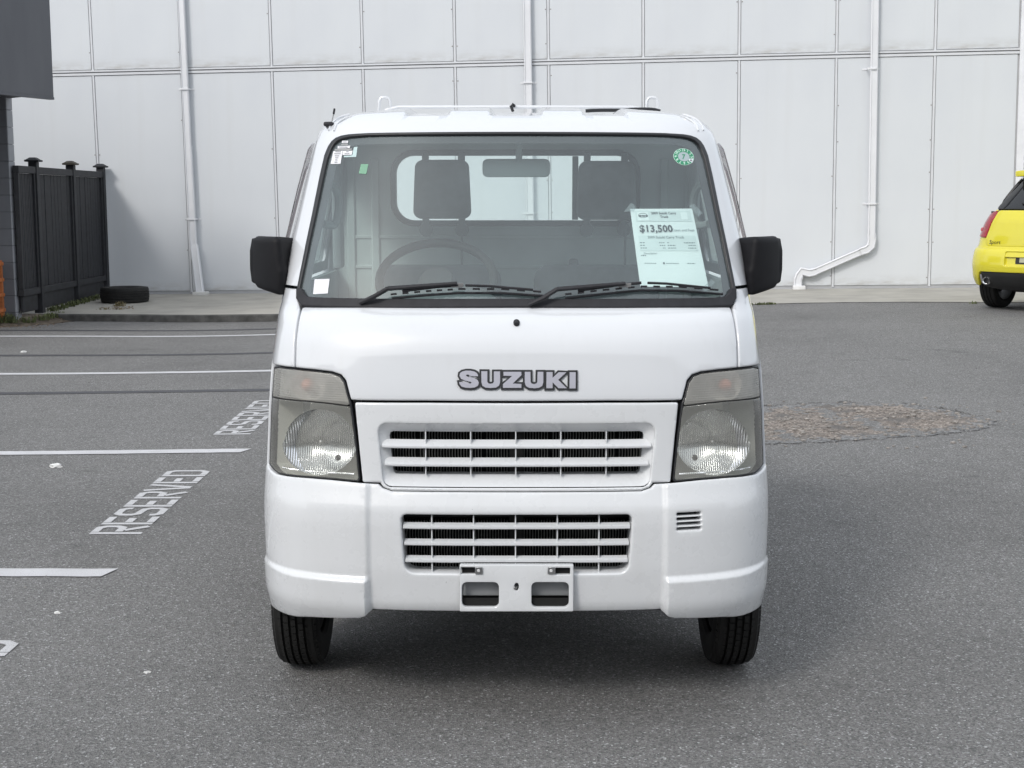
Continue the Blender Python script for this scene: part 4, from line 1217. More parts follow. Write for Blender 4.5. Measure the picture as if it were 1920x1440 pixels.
# --- grille panel with the upper grille
gp_half = [(968, 756.5), (800, 755.5), (664.5, 754.5, .005), (666, 770), (669, 800), (674, 850), (679.5, 903.5, .004), (712, 904.5), (719, 913.5), (734, 919.5), (968, 921.5)]
gpo = half(gp_half)
def pxrect(x0, y0, x1, y1, r, x2=None, x3=None):
    """rounded frame given by picture corners (top-left, bottom-right; lower corners may be pulled in)"""
    q = TR((x0, y0), (x2 or x0, y1)); zt, zb = q[0][1], q[1][1]
    return mirrored([(0.0, zt), (q[0][0], zt), (q[1][0], zb), (0.0, zb)]), zt, zb
gh_raw, _, _ = pxrect(707, 793.5, 0, 912.5, .02, 719)
gh = rpoly([p if abs(p[0]) < 1e-4 else p + (.024,) for p in gh_raw], .0, 6)
part(panel(MB(), rpoly(gpo, 0, 3), M, holes=[gh], grid=.016, rnd=.0055, depth=.012), 'grille_panel', BUMPW)
gi_raw, gzt, gzb = pxrect(727, 812.5, 0, 893, .01, 736)
gin = rpoly([p if abs(p[0]) < 1e-4 else p + (.010,) for p in gi_raw], .0, 6)
def ring_loft(mb, A_, B_, fa, fb, n=160):
    def rs(p):
        q = np.array(p + [p[0]]); s = np.concatenate([[0], np.cumsum(np.hypot(*np.diff(q, axis=0).T))]); t = np.linspace(0, s[-1], n, endpoint=False)
        return np.interp(t, s, q[:, 0]), np.interp(t, s, q[:, 1])
    def order(p):
        p = p if area(p) > 0 else p[::-1]; i = max(range(len(p)), key=lambda k: (round(p[k][1] * 200) , -abs(p[k][0]))); i = min(range(len(p)), key=lambda k: math.hypot(p[k][0], p[k][1] - max(q[1] for q in p))); return p[i:] + p[:i]
    a = fa(*rs(order(A_))); b_ = fb(*rs(order(B_)))
    mb.add(list(map(tuple, a)) + list(map(tuple, b_)), [(i, (i+1) % n, n + (i+1) % n, n + i) for i in range(n)])
    return mb
off = lambda d: (lambda U, Z: M(U, Z) + np.array([0, d, 0]))
grm = MB(); ring_loft(grm, gh, gin, off(.010), off(.040)); ring_loft(grm, gin, gin, off(.040), off(.075))
grille = part(grm, 'upper_grille', BUMPW, smooth=50, fix=False)
def slat(yt, yb, x_end, parent, depth0=.006, tilt=.028, th=.004, span=None, mat=BUMPW):
    """one louvre: low front lip, face leaning back"""
    zt, zb = tr(968, yt)[1], tr(968, yb)[1]
    ue = abs(tr(x_end, (yt + yb) / 2)[0]); us = np.linspace(-ue, ue, 40)
    P = M(us, np.full_like(us, zb)); vs = []
    for p in P:
        x, y = p[0], f_z(zb) + (p[1] - f_z(zb)) * .9 + depth0
        for dy, z in ((0, zb), (0, zb + th), (tilt, zt), (tilt + .006, zt - .003), (.004, zb - .003)): vs.append((x, y + dy, z))
    n = 5; fs = [(i*n+k, (i+1)*n+k, (i+1)*n+(k+1) % n, i*n+(k+1) % n) for i in range(len(us)-1) for k in range(n)]
    fs += [tuple(range(n)), tuple((len(us)-1)*n + k for k in range(n-1, -1, -1))]
    part(MB().add(vs, fs), 'slat', mat, parent, smooth=30, fix=True)
slat(828, 840.5, 716, grille); slat(862, 874.5, 721, grille)
def fins(xs_px, y0, y1, parent, d0, d1):
    for x in xs_px:
        a = at(x, y0, d0); b_ = at(x, y1, d0); yy = f_z((a.z + b_.z) / 2) + M(np.array([a.x]), np.array([a.z]))[0, 1] - f_z(a.z)
        part(MB().box((a.x - .0016, yy + d0 * .55, b_.z), (a.x + .0016, yy + d1, a.z)), 'fin', BUMPW, parent, smooth=0)
fins((796.6, 882, 967, 1052, 1138), 812.5, 893, grille, .03, .06)

# --- bumper: proud corners, ledge, lower grille opening, vent slots
XB = .402
zl0, zl1 = at(590, 1066, .09).z, at(590, 1076, .09).z
def brel(x, z):
    ax = np.abs(x)
    c = sstep((ax - XB) / .016)
    ledge = sstep((zl0 - z) / (zl0 - zl1)) * sstep((ax - (XB + .004)) / .012) * (1 - .62 * sstep((ax - .60) / .13))
    mid = .008 * sstep((ax - .60) / .2)
    low = sstep((.345 - z) / .05) * .003 * c
    return .010 * c * (1 - .7 * sstep((ax - .62) / .11)) + .015 * ledge - .0 * mid - low
MBp = Mr(brel)
ubo = u_of_y(.258, .6)
b_top = TR((968, 922.6), (734, 920.6), (717, 914.6), (709, 907), (679, 906), (650, 903), (621.6, 900), (580, 896.5), (543.4, 893.5), (520, 889))
b_bot = TR((552, 1146.5), (591, 1148.5), (676, 1150.5), (688, 1147), (699, 1144), (730, 1145), (968, 1147.5))
zc = b_bot[0][1]
bl = [(0.0, b_top[0][1])] + b_top[1:] + [(-ubo, b_top[-1][1] + .012), (-ubo, at(506, 1132, .26).z, .01), (-ubo + .03, at(515, 1147, .225).z, .01)] + b_bot[:-1] + [(0.0, b_bot[-1][1])]
lg_raw, lz_t, lz_b = pxrect(751, 964.5, 0, 1075, .02, 759)
lgh = rpoly([p if abs(p[0]) < 1e-4 else (p[0], p[1], .016 if p[1] > .5 else .030) for p in lg_raw], 0, 6)
holes = [lgh]
vz = [at(1290, y, .02).z for y in (965, 974, 983, 992)]
vu = [abs(tr(2 * MIDX - x, 978)[0]) for x in (1268, 1313)]
holes.append(rect(-.150, at(968, 1141, -.01).z, .150, at(968, 1089, -.01).z, .008, 2))
for z in vz: holes.append(rect(vu[0], z - .0042, vu[1], z + .0042, .003, 3))
extra = [(s * u, z) for s in (1, -1) for u in (abs(tr(692, 1000)[0]) + d for d in (-.008, -.004, 0, .004, .008, .012)) for z in np.arange(.3, .69, .008)]
extra += [(s * u, z) for s in (1, -1) for u in np.arange(.40, 1.1, .01) for z in (zl0 + .004, zl0, zl0 - .003, (zl0 + zl1) / 2, zl1 + .003, zl1, zl1 - .004)]
bumper = part(panel(MB(), rpoly(mirrored(bl), 0, 3), MBp, holes=holes, grid=.0135, rnd=.006, depth=.03, extra=extra), 'bumper', BUMPW)
# recessed sill and slats of the lower grille
li_raw, _, _ = pxrect(753, 966, 0, 1073, .02, 762)
lgi = rpoly([p if abs(p[0]) < 1e-4 else (p[0], p[1], .014 if p[1] > .5 else .028) for p in li_raw], 0, 6)
lgm = MB(); ring_loft(lgm, lgh, lgi, off(.012), off(.065))
lg = part(lgm, 'lower_grille', BUMPW, smooth=50)
for yt, yb in ((984.5, 992.5), (1015.5, 1023.5), (1047, 1055.5)):
    slat(yt, yb, 754 + (yt - 965) * .07, lg, depth0=.008, tilt=.022, th=.006)
fins((809.7, 888, 966.5, 1044.7, 1123), 965, 1074, lg, .03, .055)
for z in vz: pass
vent_back = M(np.array([(vu[0] + vu[1]) / 2]), np.array([vz[1]]))[0]
part(MB().box((vent_back[0] - .05, vent_back[1] + .06, vz[-1] - .02), (vent_back[0] + .05, vent_back[1] + .07, vz[0] + .02)), 'vent_back', DARK, smooth=0)
# radiator behind both grilles: black core, thin upright fins
rad = part(MB().box((-.40, .175, .33), (.40, .20, .90)), 'radiator', DARK, smooth=0)
rm = MB()
for k in range(92):
    x = -.372 + k * .0082
    if .395 > x > .0 and False: pass
    rm.box((x, .150, .35), (x + .0019, .1745, .56)); 
    if k % 23 != 11: rm.box((x, .150, .66), (x + .0019, .1745, .862))
o = part(rm, 'radiator_fins', simple('radiator_fin', rgb(.17, .175, .165), .5), smooth=0); o['kind'] = 'stuff'
part(MB().box((-.46, .145, .572), (.46, .17, .65)), 'bumper_beam', UNDER, smooth=0)
part(MB().box((-.02, .13, .40), (.02, .158, .90)), 'bonnet_lock_stay', UNDER, smooth=0)
part(MB().box((-.44, .21, .28), (.44, .23, 1.12)), 'front_dark_panel', DARK, smooth=0)  # black panel added to keep the hollow behind the grilles dark

# --- plate bracket
z_t, z_b = at(968, 1059, -.012).z, at(968, 1145, -.005).z
x0 = at(862, 1100, -.01).x; x1 = -x0
def prx(a, b, c, d, r):
    p0 = at(a, b, -.012); p1 = at(c, d, -.012); return rect(p0.x, p1.z, p1.x, p0.z, r, 4)
pf = plane_fn((0, -.014, 0), (1, 0, 0), (0, -.0, 1))
pb = part(panel(MB(), rect(x0, z_b, x1, z_t, .003, 2), pf, holes=[prx(866, 1091.5, 935.5, 1138.5, .014), prx(996.5, 1091.5, 1066.5, 1139, .014), prx(864, 1063.5, 891, 1076.5, .002), prx(1041, 1064.5, 1069, 1077.5, .002), circle(0, at(968, 1100, -.012).z, .0065, 14, .011)], grid=.03, rnd=.0022, depth=.014, step=.01), 'plate_bracket', BUMPW)
for x, s in ((898, 1), (1034, -1)):
    p = at(x, 1070, -.018)
    part(MB().rbox((p.x - .0105, -.0185, p.z - .010), (p.x + .0105, -.0163, p.z + .010), .001, 1), 'plate_clip', METAL, pb)
    part(MB().lathe([(0, -.001), (.0035, -.001), (.0045, .001)], 12, Matrix.Translation((p.x - .001, -.020, p.z)) @ Matrix.Rotation(math.radians(-90), 4, 'X')), 'screw', simple('clip_screw', rgb(.7), .4), pb)
p = at(966, 1104, -.02)
part(MB().lathe([(0, -.006), (.004, -.006), (.0055, -.002), (.006, .004)], 12, Matrix.Translation((p.x, -.010, p.z)) @ Matrix.Rotation(math.radians(-90), 4, 'X'), ), 'stud', METAL, pb)
# painted beam lip seen through the lower holes, black panel painting the shade beneath
zmid = at(968, 1116, .03).z
part(MB().rbox((x0 + .002, .022, zmid), (x1 - .002, .05, zmid + .07), .006), 'beam_lip', simple('grey_beam', rgb(.30, .31, .32), .5), pb)
part(MB().box((x0 + .006, .0012, z_b + .004), (x1 - .006, .004, zmid)), 'plate_shade', DARK, pb, smooth=0)
part(MB().box((x0 + .006, .0012, at(968, 1078, -.01).z), (x1 - .006, .004, at(968, 1062, -.01).z)), 'plate_shade', DARK, pb, smooth=0)  # black panel stands for the shade behind the upper slots

# --- headlamps
CHROME = None
def m_reflector():
    m, nt, b = new_mat('lamp_reflector'); b.inputs['Metallic'].default_value = 1; b.inputs['Base Color'].default_value = (.88, .89, .90, 1); b.inputs['Roughness'].default_value = .16
    h = wave(nt, 52, 'X'); bump(nt, b, h, .45, .003); return m
REFLECT = m_reflector()
HOUSE = simple('lamp_housing', rgb(.60, .60, .57), .65, var=.05)
def m_lens(name, tint, veil, sc, both_dirs, bstr=.6):
    def bf(nt):
        a = flutes(nt, sc * 9)
        if not both_dirs: return a
        n = node(nt, 'ShaderNodeMath', operation='ADD'); nt.links.new(a, n.inputs[0]); nt.links.new(flutes(nt, sc * 9, False), n.inputs[1]); return n.outputs[0]
    return m_glass(name, tint, veil, 1.5, 1.2, 0.08, (.56, .55, .51, 1), bf, bstr)
LENS = m_lens('lamp_lens', (.93, .94, .91, 1), .27, 90, False, .5)
LENS2 = m_lens('indicator_lens', (.88, .88, .85, 1), .50, 110, True, .16)
AMBER = simple('amber_bulb', rgb(.60, .20, .12), .5)
hl_out = [(520.8, 686.5), (552, 690.8), (590, 694.5), (621.6, 698.2), (637, 704), (645.5, 715), (653, 744), (657.5, 756), (661, 780), (665, 809), (671, 866), (674, 898), (671, 902.5), (621.6, 898.2), (580, 895), (543.4, 892), (520, 887.5)]
hl_in = [(521.5, 692), (552, 695), (590, 699), (619, 702.5), (633, 708), (641, 719), (648, 746), (651.5, 760), (655, 784), (659, 811), (665, 866), (668, 894), (666, 898), (621.6, 894), (580, 891), (543.4, 888), (520, 884)]
hl_in = [(a[0] * .5 + b_[0] * .5, a[1] * .5 + b_[1] * .5) for a, b_ in zip(hl_in, hl_out)]
def headlamp(s):
    uo = -u_of_y(.255, .8)
    o_ = TR(*hl_out); i_ = TR(*hl_in)
    ol = [(uo, o_[-1][1] + .012), (uo, o_[0][1] - .006)] + o_
    il = [(uo + .006, i_[-1][1] + .014), (uo + .006, i_[0][1] - .008)] + i_
    ol = rpoly([p + (.004,) for p in ol], 0, 2); il = rpoly([p + (.003,) for p in il], 0, 2)
    root = part(panel(MB(), side(ol, s), M, holes=[side(il, s)], grid=.02, rnd=.002, depth=.02, rel=-.003, step=.01), 'headlamp', RUBSEAL)
    # split between indicator and main lens
    dv = TR((511.5, 745.5), (535, 749), (575, 752.5), (610, 756), (650, 761))
    dv[0] = (uo + .0061, dv[0][1])
    zt = max(q[1] for q in il)
    def zdiv(u): us = [p[0] for p in dv]; return float(np.interp(u, us, [p[1] for p in dv]))
    up = [p for p in resample(il, .006) if p[1] > zdiv(p[0]) + .0015]; lo = [p for p in resample(il, .006) if p[1] < zdiv(p[0]) - .0015]
    def rot(pl):   # start the loop at its gap
        gaps = [math.hypot(pl[k][0] - pl[k-1][0], pl[k][1] - pl[k-1][1]) for k in range(len(pl))]; k = int(np.argmax(gaps)); return pl[k:] + pl[:k]
    up, lo = rot(up), rot(lo)
    def close(pl, dz):
        a, b_ = pl[-1], pl[0]; return pl + [(a[0] + (b_[0] - a[0]) * t, zdiv(a[0] + (b_[0] - a[0]) * t) + dz) for t in np.linspace(0.02, .98, 24)]
    part(panel(MB(), side(close(up, .0012), s), M, grid=.014, rnd=.003, depth=.004, rel=-.0035, step=.008), 'indicator_lens', LENS2, root)
    part(panel(MB(), side(close(lo, -.0012), s), M, grid=.014, rnd=.003, depth=.004, rel=-.0035, step=.008), 'lens', LENS, root)
    # housing shell
    hs = MB(); panel(hs, side(il, s), M, grid=.03, rel=-.105, step=.012)
    n0 = resample(side(il, s), .012); n0 = n0 if area(n0) > 0 else n0[::-1]
    q = np.array(n0); A_ = M(q[:, 0], q[:, 1]); N_ = surf_normals(M, q[:, 0], q[:, 1]); k = len(q)
    hs.add(list(map(tuple, A_ - N_ * .0235)) + list(map(tuple, A_ - N_ * .105)), [(i, (i+1) % k, k + (i+1) % k, k + i) for i in range(k)])
    part(hs, 'housing', HOUSE, root, smooth=30)
    # divider shelf and lower chrome lip
    us = np.linspace(dv[0][0], dv[-1][0], 16)
    for nm, zz, mt, d0, d1 in (('divider', [zdiv(u) for u in us], UNDER, .004, .09),):
        q = M(us * s, np.array(zz)); n_ = surf_normals(M, us * s, np.array(zz)); a = q - n_ * d0; b_ = q - n_ * d1; m_ = len(us)
        vs = [tuple(p + np.array([0, 0, t])) for t in (.0015, -.0015) for P in (a, b_) for p in P]
        fs = []
        for i in range(m_ - 1): fs += [(i, i+1, m_+i+1, m_+i), (2*m_+i, 3*m_+i, 3*m_+i+1, 2*m_+i+1), (i, 2*m_+i, 2*m_+i+1, i+1)]
        part(MB().add(vs, fs), nm, mt, root, smooth=30)
    lip = [skin(x, y, -.006) for x, y in ((528, 876.5), (545, 880), (580, 884), (620, 886.5), (663, 889))]
    if s < 0: lip = [Vector((-p.x, p.y, p.z)) for p in lip]
    part(MB().tube(lip, .0032, 8), 'chrome_lip', REFLECT, root)
    # reflector bowl
    c = skin(598, 833, 0); c = Vector((c.x * s, c.y, c.z))
    prof = [(.0, .0595), (.018, .058), (.03, .054), (.05, .044), (.068, .031), (.084, .017), (.094, .006), (.0975, .0)]
    Mx = Matrix.Translation(c + Vector((0, .016, 0))) @ Matrix.Rotation(math.radians(8 * s), 4, 'Z') @ Matrix.Rotation(math.radians(-90), 4, 'X') 
    mb = MB(); mb.lathe(prof, 40, Mx)
    # squared-off lower flare as on the lamp: stretch the lower half
    mb.v = [((x - c.x) * (1.0 if z > c.z else 1.06) + c.x, y, z if z > c.z else c.z + (z - c.z) * .93) for x, y, z in mb.v]
    part(mb, 'reflector', REFLECT, root, smooth=60)
    part(MB().lathe([(0, -.012), (.005, -.010), (.0065, 0), (.007, .02)], 16, Matrix.Translation(c + Vector((0, .045, 0))) @ Matrix.Rotation(math.radians(-90), 4, 'X')), 'bulb', simple('bulb_shield', rgb(.55), .25, metal=.8), root)
    pk = skin(632, 861, 0); pk = Vector((pk.x * s, pk.y + .022, pk.z))
    part(MB().lathe([(0, -.012), (.006, -.011), (.008, -.004), (.008, .008)], 12, Matrix.Translation(pk) @ Matrix.Rotation(math.radians(-90), 4, 'X')), 'parking_bulb', simple('dark_bulb', rgb(.02), .3), root)
    # indicator bulb and bowl
    ci = skin(574, 725, 0); ci = Vector((ci.x * s, ci.y, ci.z))
    part(MB().lathe([(.012, .05), (.024, .046), (.040, .034), (.048, .02)], 28, Matrix.Translation(ci + Vector((0, .02, 0))) @ Matrix.Rotation(math.radians(-90), 4, 'X')), 'indicator_reflector', HOUSE, root, smooth=60)
    part(MB().lathe([(0, -.03), (.012, -.026), (.019, -.012), (.019, .006), (.01, .02)], 16, Matrix.Translation(ci + Vector((0, .042, 0))) @ Matrix.Rotation(math.radians(-90), 4, 'X')), 'indicator_bulb', AMBER, root, smooth=60)
both(headlamp)

# --- name badge on the bonnet
LET = {'S': [(400,255),(300,252),(275,232),(245,235),(245,252),(275,263),(340,276),(392,300),(412,340),(400,380),(360,402),(300,409),(230,405),(180,390),(154,355),(150,331),(250,331),(270,350),(305,351),(316,340),(300,327),(230,312),(177,290),(155,250),(160,215),(190,192),(240,180),(300,180),(350,190),(387,212),(402,240)],
 'U': [(445,187),(525,187),(525,330),(540,349),(570,355),(600,347),(612,327),(612,190),(695,190),(695,335),(680,378),(640,403),(570,410),(500,404),(460,380),(447,338)],
 'Z': [(740,195),(980,195),(980,240),(862,352),(980,355),(980,408),(733,408),(733,358),(855,250),(740,247)],
 'U2': [(1025,195),(1100,195),(1103,332),(1120,352),(1150,358),(1180,350),(1192,330),(1195,195),(1272,195),(1272,337),(1258,381),(1215,407),(1150,413),(1080,407),(1040,382),(1025,338)],
 'K': [(1315,198),(1395,198),(1395,275),(1475,200),(1580,200),(1470,302),(1585,413),(1475,413),(1395,335),(1395,413),(1312,413)],
 'I': [(1622,200),(1702,200),(1702,415),(1620,415)]}
def outset(p, d):
    if area(p) < 0: p = p[::-1]
    out = []
    for i in range(len(p)):
        a, b_, c = Vector(p[i-1]), Vector(p[i]), Vector(p[(i+1) % len(p)])
        t0 = (b_ - a).normalized(); t1 = (c - b_).normalized(); n0 = Vector((t0.y, -t0.x)); n1 = Vector((t1.y, -t1.x)); n = (n0 + n1)
        n = n.normalized() if n.length > 1e-6 else n0
        out.append(tuple(b_ + n * (d / max(.55, n.dot(n0)))))
    return out
SILV = simple('badge_silver', rgb(.50, .50, .56), .38, metal=.35, var=.03)
badge = empty('badge', (0, -.5, 0)); badge.parent = TP
BFN = lambda U, Z: M(U, Z)
def badge_pt(q):
    u, z = tr(MIDX - abs(840 + q[0] / 7.111 - MIDX), 670 + q[1] / 7.111); return (u if 840 + q[0] / 7.111 < MIDX else -u, z)
for i, (k, pl) in enumerate(LET.items()):
    P = [badge_pt(q) for q in pl]
    mb = MB(); panel(mb, outset(P, .0054), M, grid=.02, rel=.0042 + .0002 * i, depth=.0045, step=.004); mb.build('letter_rim', RUBSEAL, badge, smooth=30)
    mb = MB(); panel(mb, P, M, grid=.02, rel=.0060, depth=.0012, step=.004); mb.build('letter', SILV, badge, smooth=30)

# --- mirrors
def mirror(s):
    P = [at(x, y, .465) for x, y in ((467.5, 447), (475, 442), (523, 442), (530, 449), (533, 470), (536.5, 494), (541, 506), (539, 530), (536, 551), (525, 551.5), (478, 541), (467, 529), (464, 505), (463.5, 470))]
    ol = [(p.x * s, p.z) for p in P]
    if s < 0: ol = ol[::-1]
    cx = sum(p[0] for p in ol) / len(ol); cz = sum(p[1] for p in ol) / len(ol)
    def fn(U, V): return np.stack([U, .375 + .9 * ((U - cx) ** 2 + .6 * (V - cz) ** 2) + .10 * np.clip((np.abs(U) - .66) / .14, 0, 1) ** 2, V], 1)
    m_ = part(panel(MB(), rpoly(ol, 0, 2), fn, grid=.008, rnd=.018, depth=.075, step=.008), 'door_mirror', MIRRB, smooth=60)
    olg = [(cx + (x - cx) * .86, cz + (z - cz) * .88) for x, z in ol]
    part(panel(MB(), rpoly(olg, 0, 2), lambda U, V: fn(U, V) + np.array([0, .088, 0]), grid=.03, flip=True, step=.02), 'mirror_glass', simple('mirror_glass', rgb(.75), .03, metal=1), m_)
    a = at(533, 520, .42); b_ = at(556, 524, .52)
    part(MB().tube([(a.x * s, a.y, a.z), (b_.x * s, b_.y, b_.z)], .026, 10), 'arm', MIRRB, m_)
both(mirror)

# --- side windows, visors, aerial
def sidewin(s):
    f = lambda y, z: (-u_of_y(y, z), z)
    w_ = side(rpoly([f(.65, 1.245) + (.02,), f(.79, 1.61) + (.05,), f(1.35, 1.61) + (.05,), f(1.35, 1.245) + (.03,)], .03, 4), s)
    part(panel(MB(), w_, M, grid=.05, rel=-.012, step=.03), 'side_window', SIDEGLASS)
    v_ = side([f(.60, 1.29), f(.70, 1.50), f(.79, 1.625), f(.86, 1.648), f(1.33, 1.648), f(1.33, 1.59), f(.89, 1.585), f(.83, 1.56), f(.77, 1.48), f(.66, 1.29)], s)
    part(panel(MB(), v_, M, grid=.03, rel=.026, depth=.004, step=.02), 'rain_visor', m_glass('smoked_visor', (.30, .27, .28, 1), .05, 1.5, 1.4))
both(sidewin)
p = at(619, 229, .66)
an = part(MB().add(*(lambda b: (b.v, b.f))(MB().rbox((p.x - .015, p.y - .05, p.z - .016), (p.x + .016, p.y + .05, p.z - .001), .006))), 'aerial', BLACKP)
part(MB().tube([p + Vector((.005, 0, .0)), p + Vector((.012, 0, .028))], .0022, 8), 'rod', METAL, an)
part(MB().tube([p + Vector((.011, 0, .024)), p + Vector((.0135, 0, .036)), p + Vector((.0145, 0, .042))], [.0028, .0036, .003], 8), 'rod_tip', BLACKP, an)

# --- cab back: wall, window, guard rail with hooks
def yslice(y, inset=0.0, z0=.45):
    zs = list(np.linspace(z0, 1.70, 20)) + [1.715, 1.73, 1.742, 1.75]
    pts = [(-(float(w_z(z)) - inset), z) for z in zs]
    return pts + [(-x, z) for x, z in reversed(pts)]
RW = [at(745, 292, 1.40), at(745, 413, 1.40)]; rwx = .437
rw = lambda e: rect(-rwx - e, RW[1].z - e, rwx + e, RW[0].z + e, .065 + e, 6)
part(panel(MB(), yslice(1.42), plane_fn((0, 1.42, 0), (1, 0, 0), (0, 0, 1)), holes=[rw(0)], grid=.12, step=.04, flip=True), 'cab_back', PAINT)
part(panel(MB(), yslice(1.40, .03, .55), plane_fn((0, 1.395, 0), (1, 0, 0), (0, 0, 1)), holes=[rw(.012)], grid=.12, step=.04), 'back_lining', REARW)
part(panel(MB(), rw(.022), plane_fn((0, 1.388, 0), (1, 0, 0), (0, 0, 1)), holes=[rw(.0)], grid=.1, rnd=.004, depth=.03, step=.02), 'rear_window_seal', RUBSEAL)
rwin = part(panel(MB(), rw(-.0005), plane_fn((0, 1.405, 0), (1, 0, 0), (0, 0, 1)), grid=.2, step=.05), 'rear_window', REARGLASS)
p = at(1078, 350, 1.40)
part(MB().box((p.x - .010, 1.392, RW[1].z + .002), (p.x + .012, 1.402, RW[0].z - .002)), 'mullion', RUBSEAL, rwin, smooth=0)
# pressed ribs on the lining
rb = MB()
for z in (1.33, 1.22): rb.rbox((-.60, 1.389, z), (.60, 1.3945, z + .012), .002, 1)
for x in (-.62, -.53, .53, .62): rb.rbox((x, 1.385, .6), (x + .03, 1.3945, 1.62), .004, 1)
part(rb, 'lining_ribs', REARW)
rail = MB()
zr = at(968, 200.5, 1.47).z
pl = [at(722, 207, 1.47), at(735, 203.5, 1.47), at(748, 200.8, 1.47), at(968, 200.5, 1.47), at(1185, 201, 1.47), at(1198, 203.5, 1.47), at(1212, 208, 1.47)]
rail.tube(pl, .0058, 8)
gd = part(rail, 'guard_rail', PAINT)
for xs_ in ((709, 714, 721, 728, 732), (1235, 1229, 1222, 1216, 1212)):
    part(MB().tube([at(xs_[0], 214, 1.47), at(xs_[0] + (2 if xs_[0] < 900 else -2), 190, 1.47), at(xs_[1], 184, 1.47), at(xs_[2], 182.5, 1.47), at(xs_[3], 184, 1.47), at(xs_[4] - (1 if xs_[0] < 900 else -1), 190, 1.47), at(xs_[4], 214, 1.47)], .0055, 8), 'rope_hook', PAINT, gd)
part(MB().tube([at(962, 209, 1.46), at(958, 199, 1.455), at(961, 195.5, 1.455), at(965, 199, 1.46)], .006, 6), 'strap', RUBSEAL, gd)
for x in (1027, 1108): part(MB().box(at(x, 208, 1.475) - Vector((.003, .003, .04)), at(x, 199, 1.475) + Vector((.003, .003, .004))), 'rail_tie', PAINT, gd, smooth=0)
cb = chaikin([at(1098, 208, 1.38), at(1120, 206.6, 1.38), at(1150, 206.6, 1.38), at(1172, 207, 1.38), at(1185, 205, 1.38), at(1205, 204.5, 1.38), at(1225, 205, 1.38), at(1238, 208.5, 1.38)])
part(MB().tube(cb, .0065, 6), 'cable', RUBSEAL)
for x in (-.52, .52): part(MB().tube([(x, 1.47, .9), (x, 1.47, 1.60), (x * .95, 1.47, zr - .03)], .012, 8), 'guard_post', PAINT, gd)

# --- inside the cab
part(MB().add(*(lambda b: (b.v, b.f))(MB().prism([(.26, 1.10), (.36, 1.145), (.52, 1.165), (.60, 1.15), (.645, 1.10), (.64, .78), (.26, .78)], 1.24, Matrix.Translation((-.62, 0, 0)) @ Matrix(((0,0,1,0),(1,0,0,0),(0,1,0,0),(0,0,0,1)))))), 'dashboard', GREYIN, fix=True)
ic = MB(); n = 14; vs = []
for k in range(n + 1):
    a = math.pi * k / n; x = -.255 - .205 * math.cos(a); z = 1.125 + .075 * math.sin(a) ** .5
    vs += [(x, .40, z - .04), (x, .58, z), (x, .60, z - .012)]
ic.add(vs, [(3*k+j, 3*k+3+j, 3*k+4+j, 3*k+1+j) for k in range(n) for j in range(2)])
part(ic, 'instrument_hood', simple('instrument_hood_grey', rgb(.22, .235, .24), .8), smooth=60, fix=True)
sw = MB(); R_ = .185; SM = Matrix.Translation((-.255, .735, 1.215)) @ Matrix.Rotation(math.radians(38), 4, 'X')
sw.tube([SM @ Vector((R_ * math.cos(2*math.pi*k/40), R_ * math.sin(2*math.pi*k/40), 0)) for k in range(41)], .0145, 10, caps=False)
swo = part(sw, 'steering_wheel', simple('steering_wheel_plastic', rgb(.06), .5), smooth=60)
hb = MB(); hb.lathe([(0, .012), (.05, .01), (.06, -.01), (.04, -.04)], 24, SM)
for a in (200, 340, 270): hb.tube([SM @ Vector((.04 * math.cos(math.radians(a)), .04 * math.sin(math.radians(a)), -.01)), SM @ Vector((.178 * math.cos(math.radians(a)), .178 * math.sin(math.radians(a)), 0))], .013, 8, flat=.6)
hb.tube([SM @ Vector((0, 0, -.02)), SM @ Vector((0, 0, -.35))], .025, 10)
part(hb, 'spokes', simple('spoke_plastic', rgb(.075), .55), swo)
for cx, tilt in ((-.27, 0), (.285, 0)):
    st = empty('seat', (cx, 1.2 - .5, .7)); st.parent = TP
    def loc(mb, name, mat): 
        o = mb.build(name, mat, st, smooth=50); o.data.transform(Matrix.Translation((-cx, -1.2, -.7))); return o
    loc(MB().rbox((cx - .22, 1.10, .78), (cx + .22, 1.22, 1.245), .055, 4, Matrix.Rotation(math.radians(-8), 4, 'X')), 'backrest', SEATM)
    loc(MB().rbox((cx - .22, .78, .66), (cx + .22, 1.22, .80), .05, 3), 'cushion', SEATM)
def headrest(px0, px1, py0, py1):
    a, b_ = at(px0, py0, 1.30), at(px1, py1, 1.30); cx = (a.x + b_.x) / 2
    hw = (b_.x - a.x) / 2
    ol = rpoly([(a.x + .010, a.z), (b_.x - .010, a.z), (b_.x, b_.z), (a.x, b_.z)], .030, 6)
    def fn(U, V): return np.stack([U, 1.262 + .10 * ((U - cx) / hw) ** 2 * .25 + .3 * (V - (a.z + b_.z) / 2) ** 2, V], 1)
    o = part(panel(MB(), ol, fn, grid=.012, rnd=.02, depth=.055, step=.01), 'headrest', SEATM, smooth=60)
    for f in (.215, .80):
        x = a.x + (b_.x - a.x) * f; zt = at(968, 287, 1.37).z; zb = at(968, 441, 1.37).z
        part(MB().rbox((x - .0125, 1.368, zb), (x + .0125, 1.376, zt), .003, 1), 'mount_strap', SEATM, o)
        part(MB().lathe([(0, -.006), (.010, -.006), (.024, -.003), (.026, .004)], 16, Matrix.Translation((x, 1.372, zb + .02)) @ Matrix.Rotation(math.radians(-90), 4, 'X')), 'mount_bolt', SEATM, o)
headrest(770, 888, 299, 411); headrest(1077, 1197, 301, 413)
for x0_, y0_, y1_ in ((866, 440, 500), (1172, 440, 505)):
    a, b_ = at(x0_, y0_, 1.37), at(x0_ - 1, y1_, 1.36)
    part(MB().rbox((a.x - .004, 1.362, b_.z), (a.x + .004, 1.367, a.z), .001, 1), 'seat_belt', SEATM)
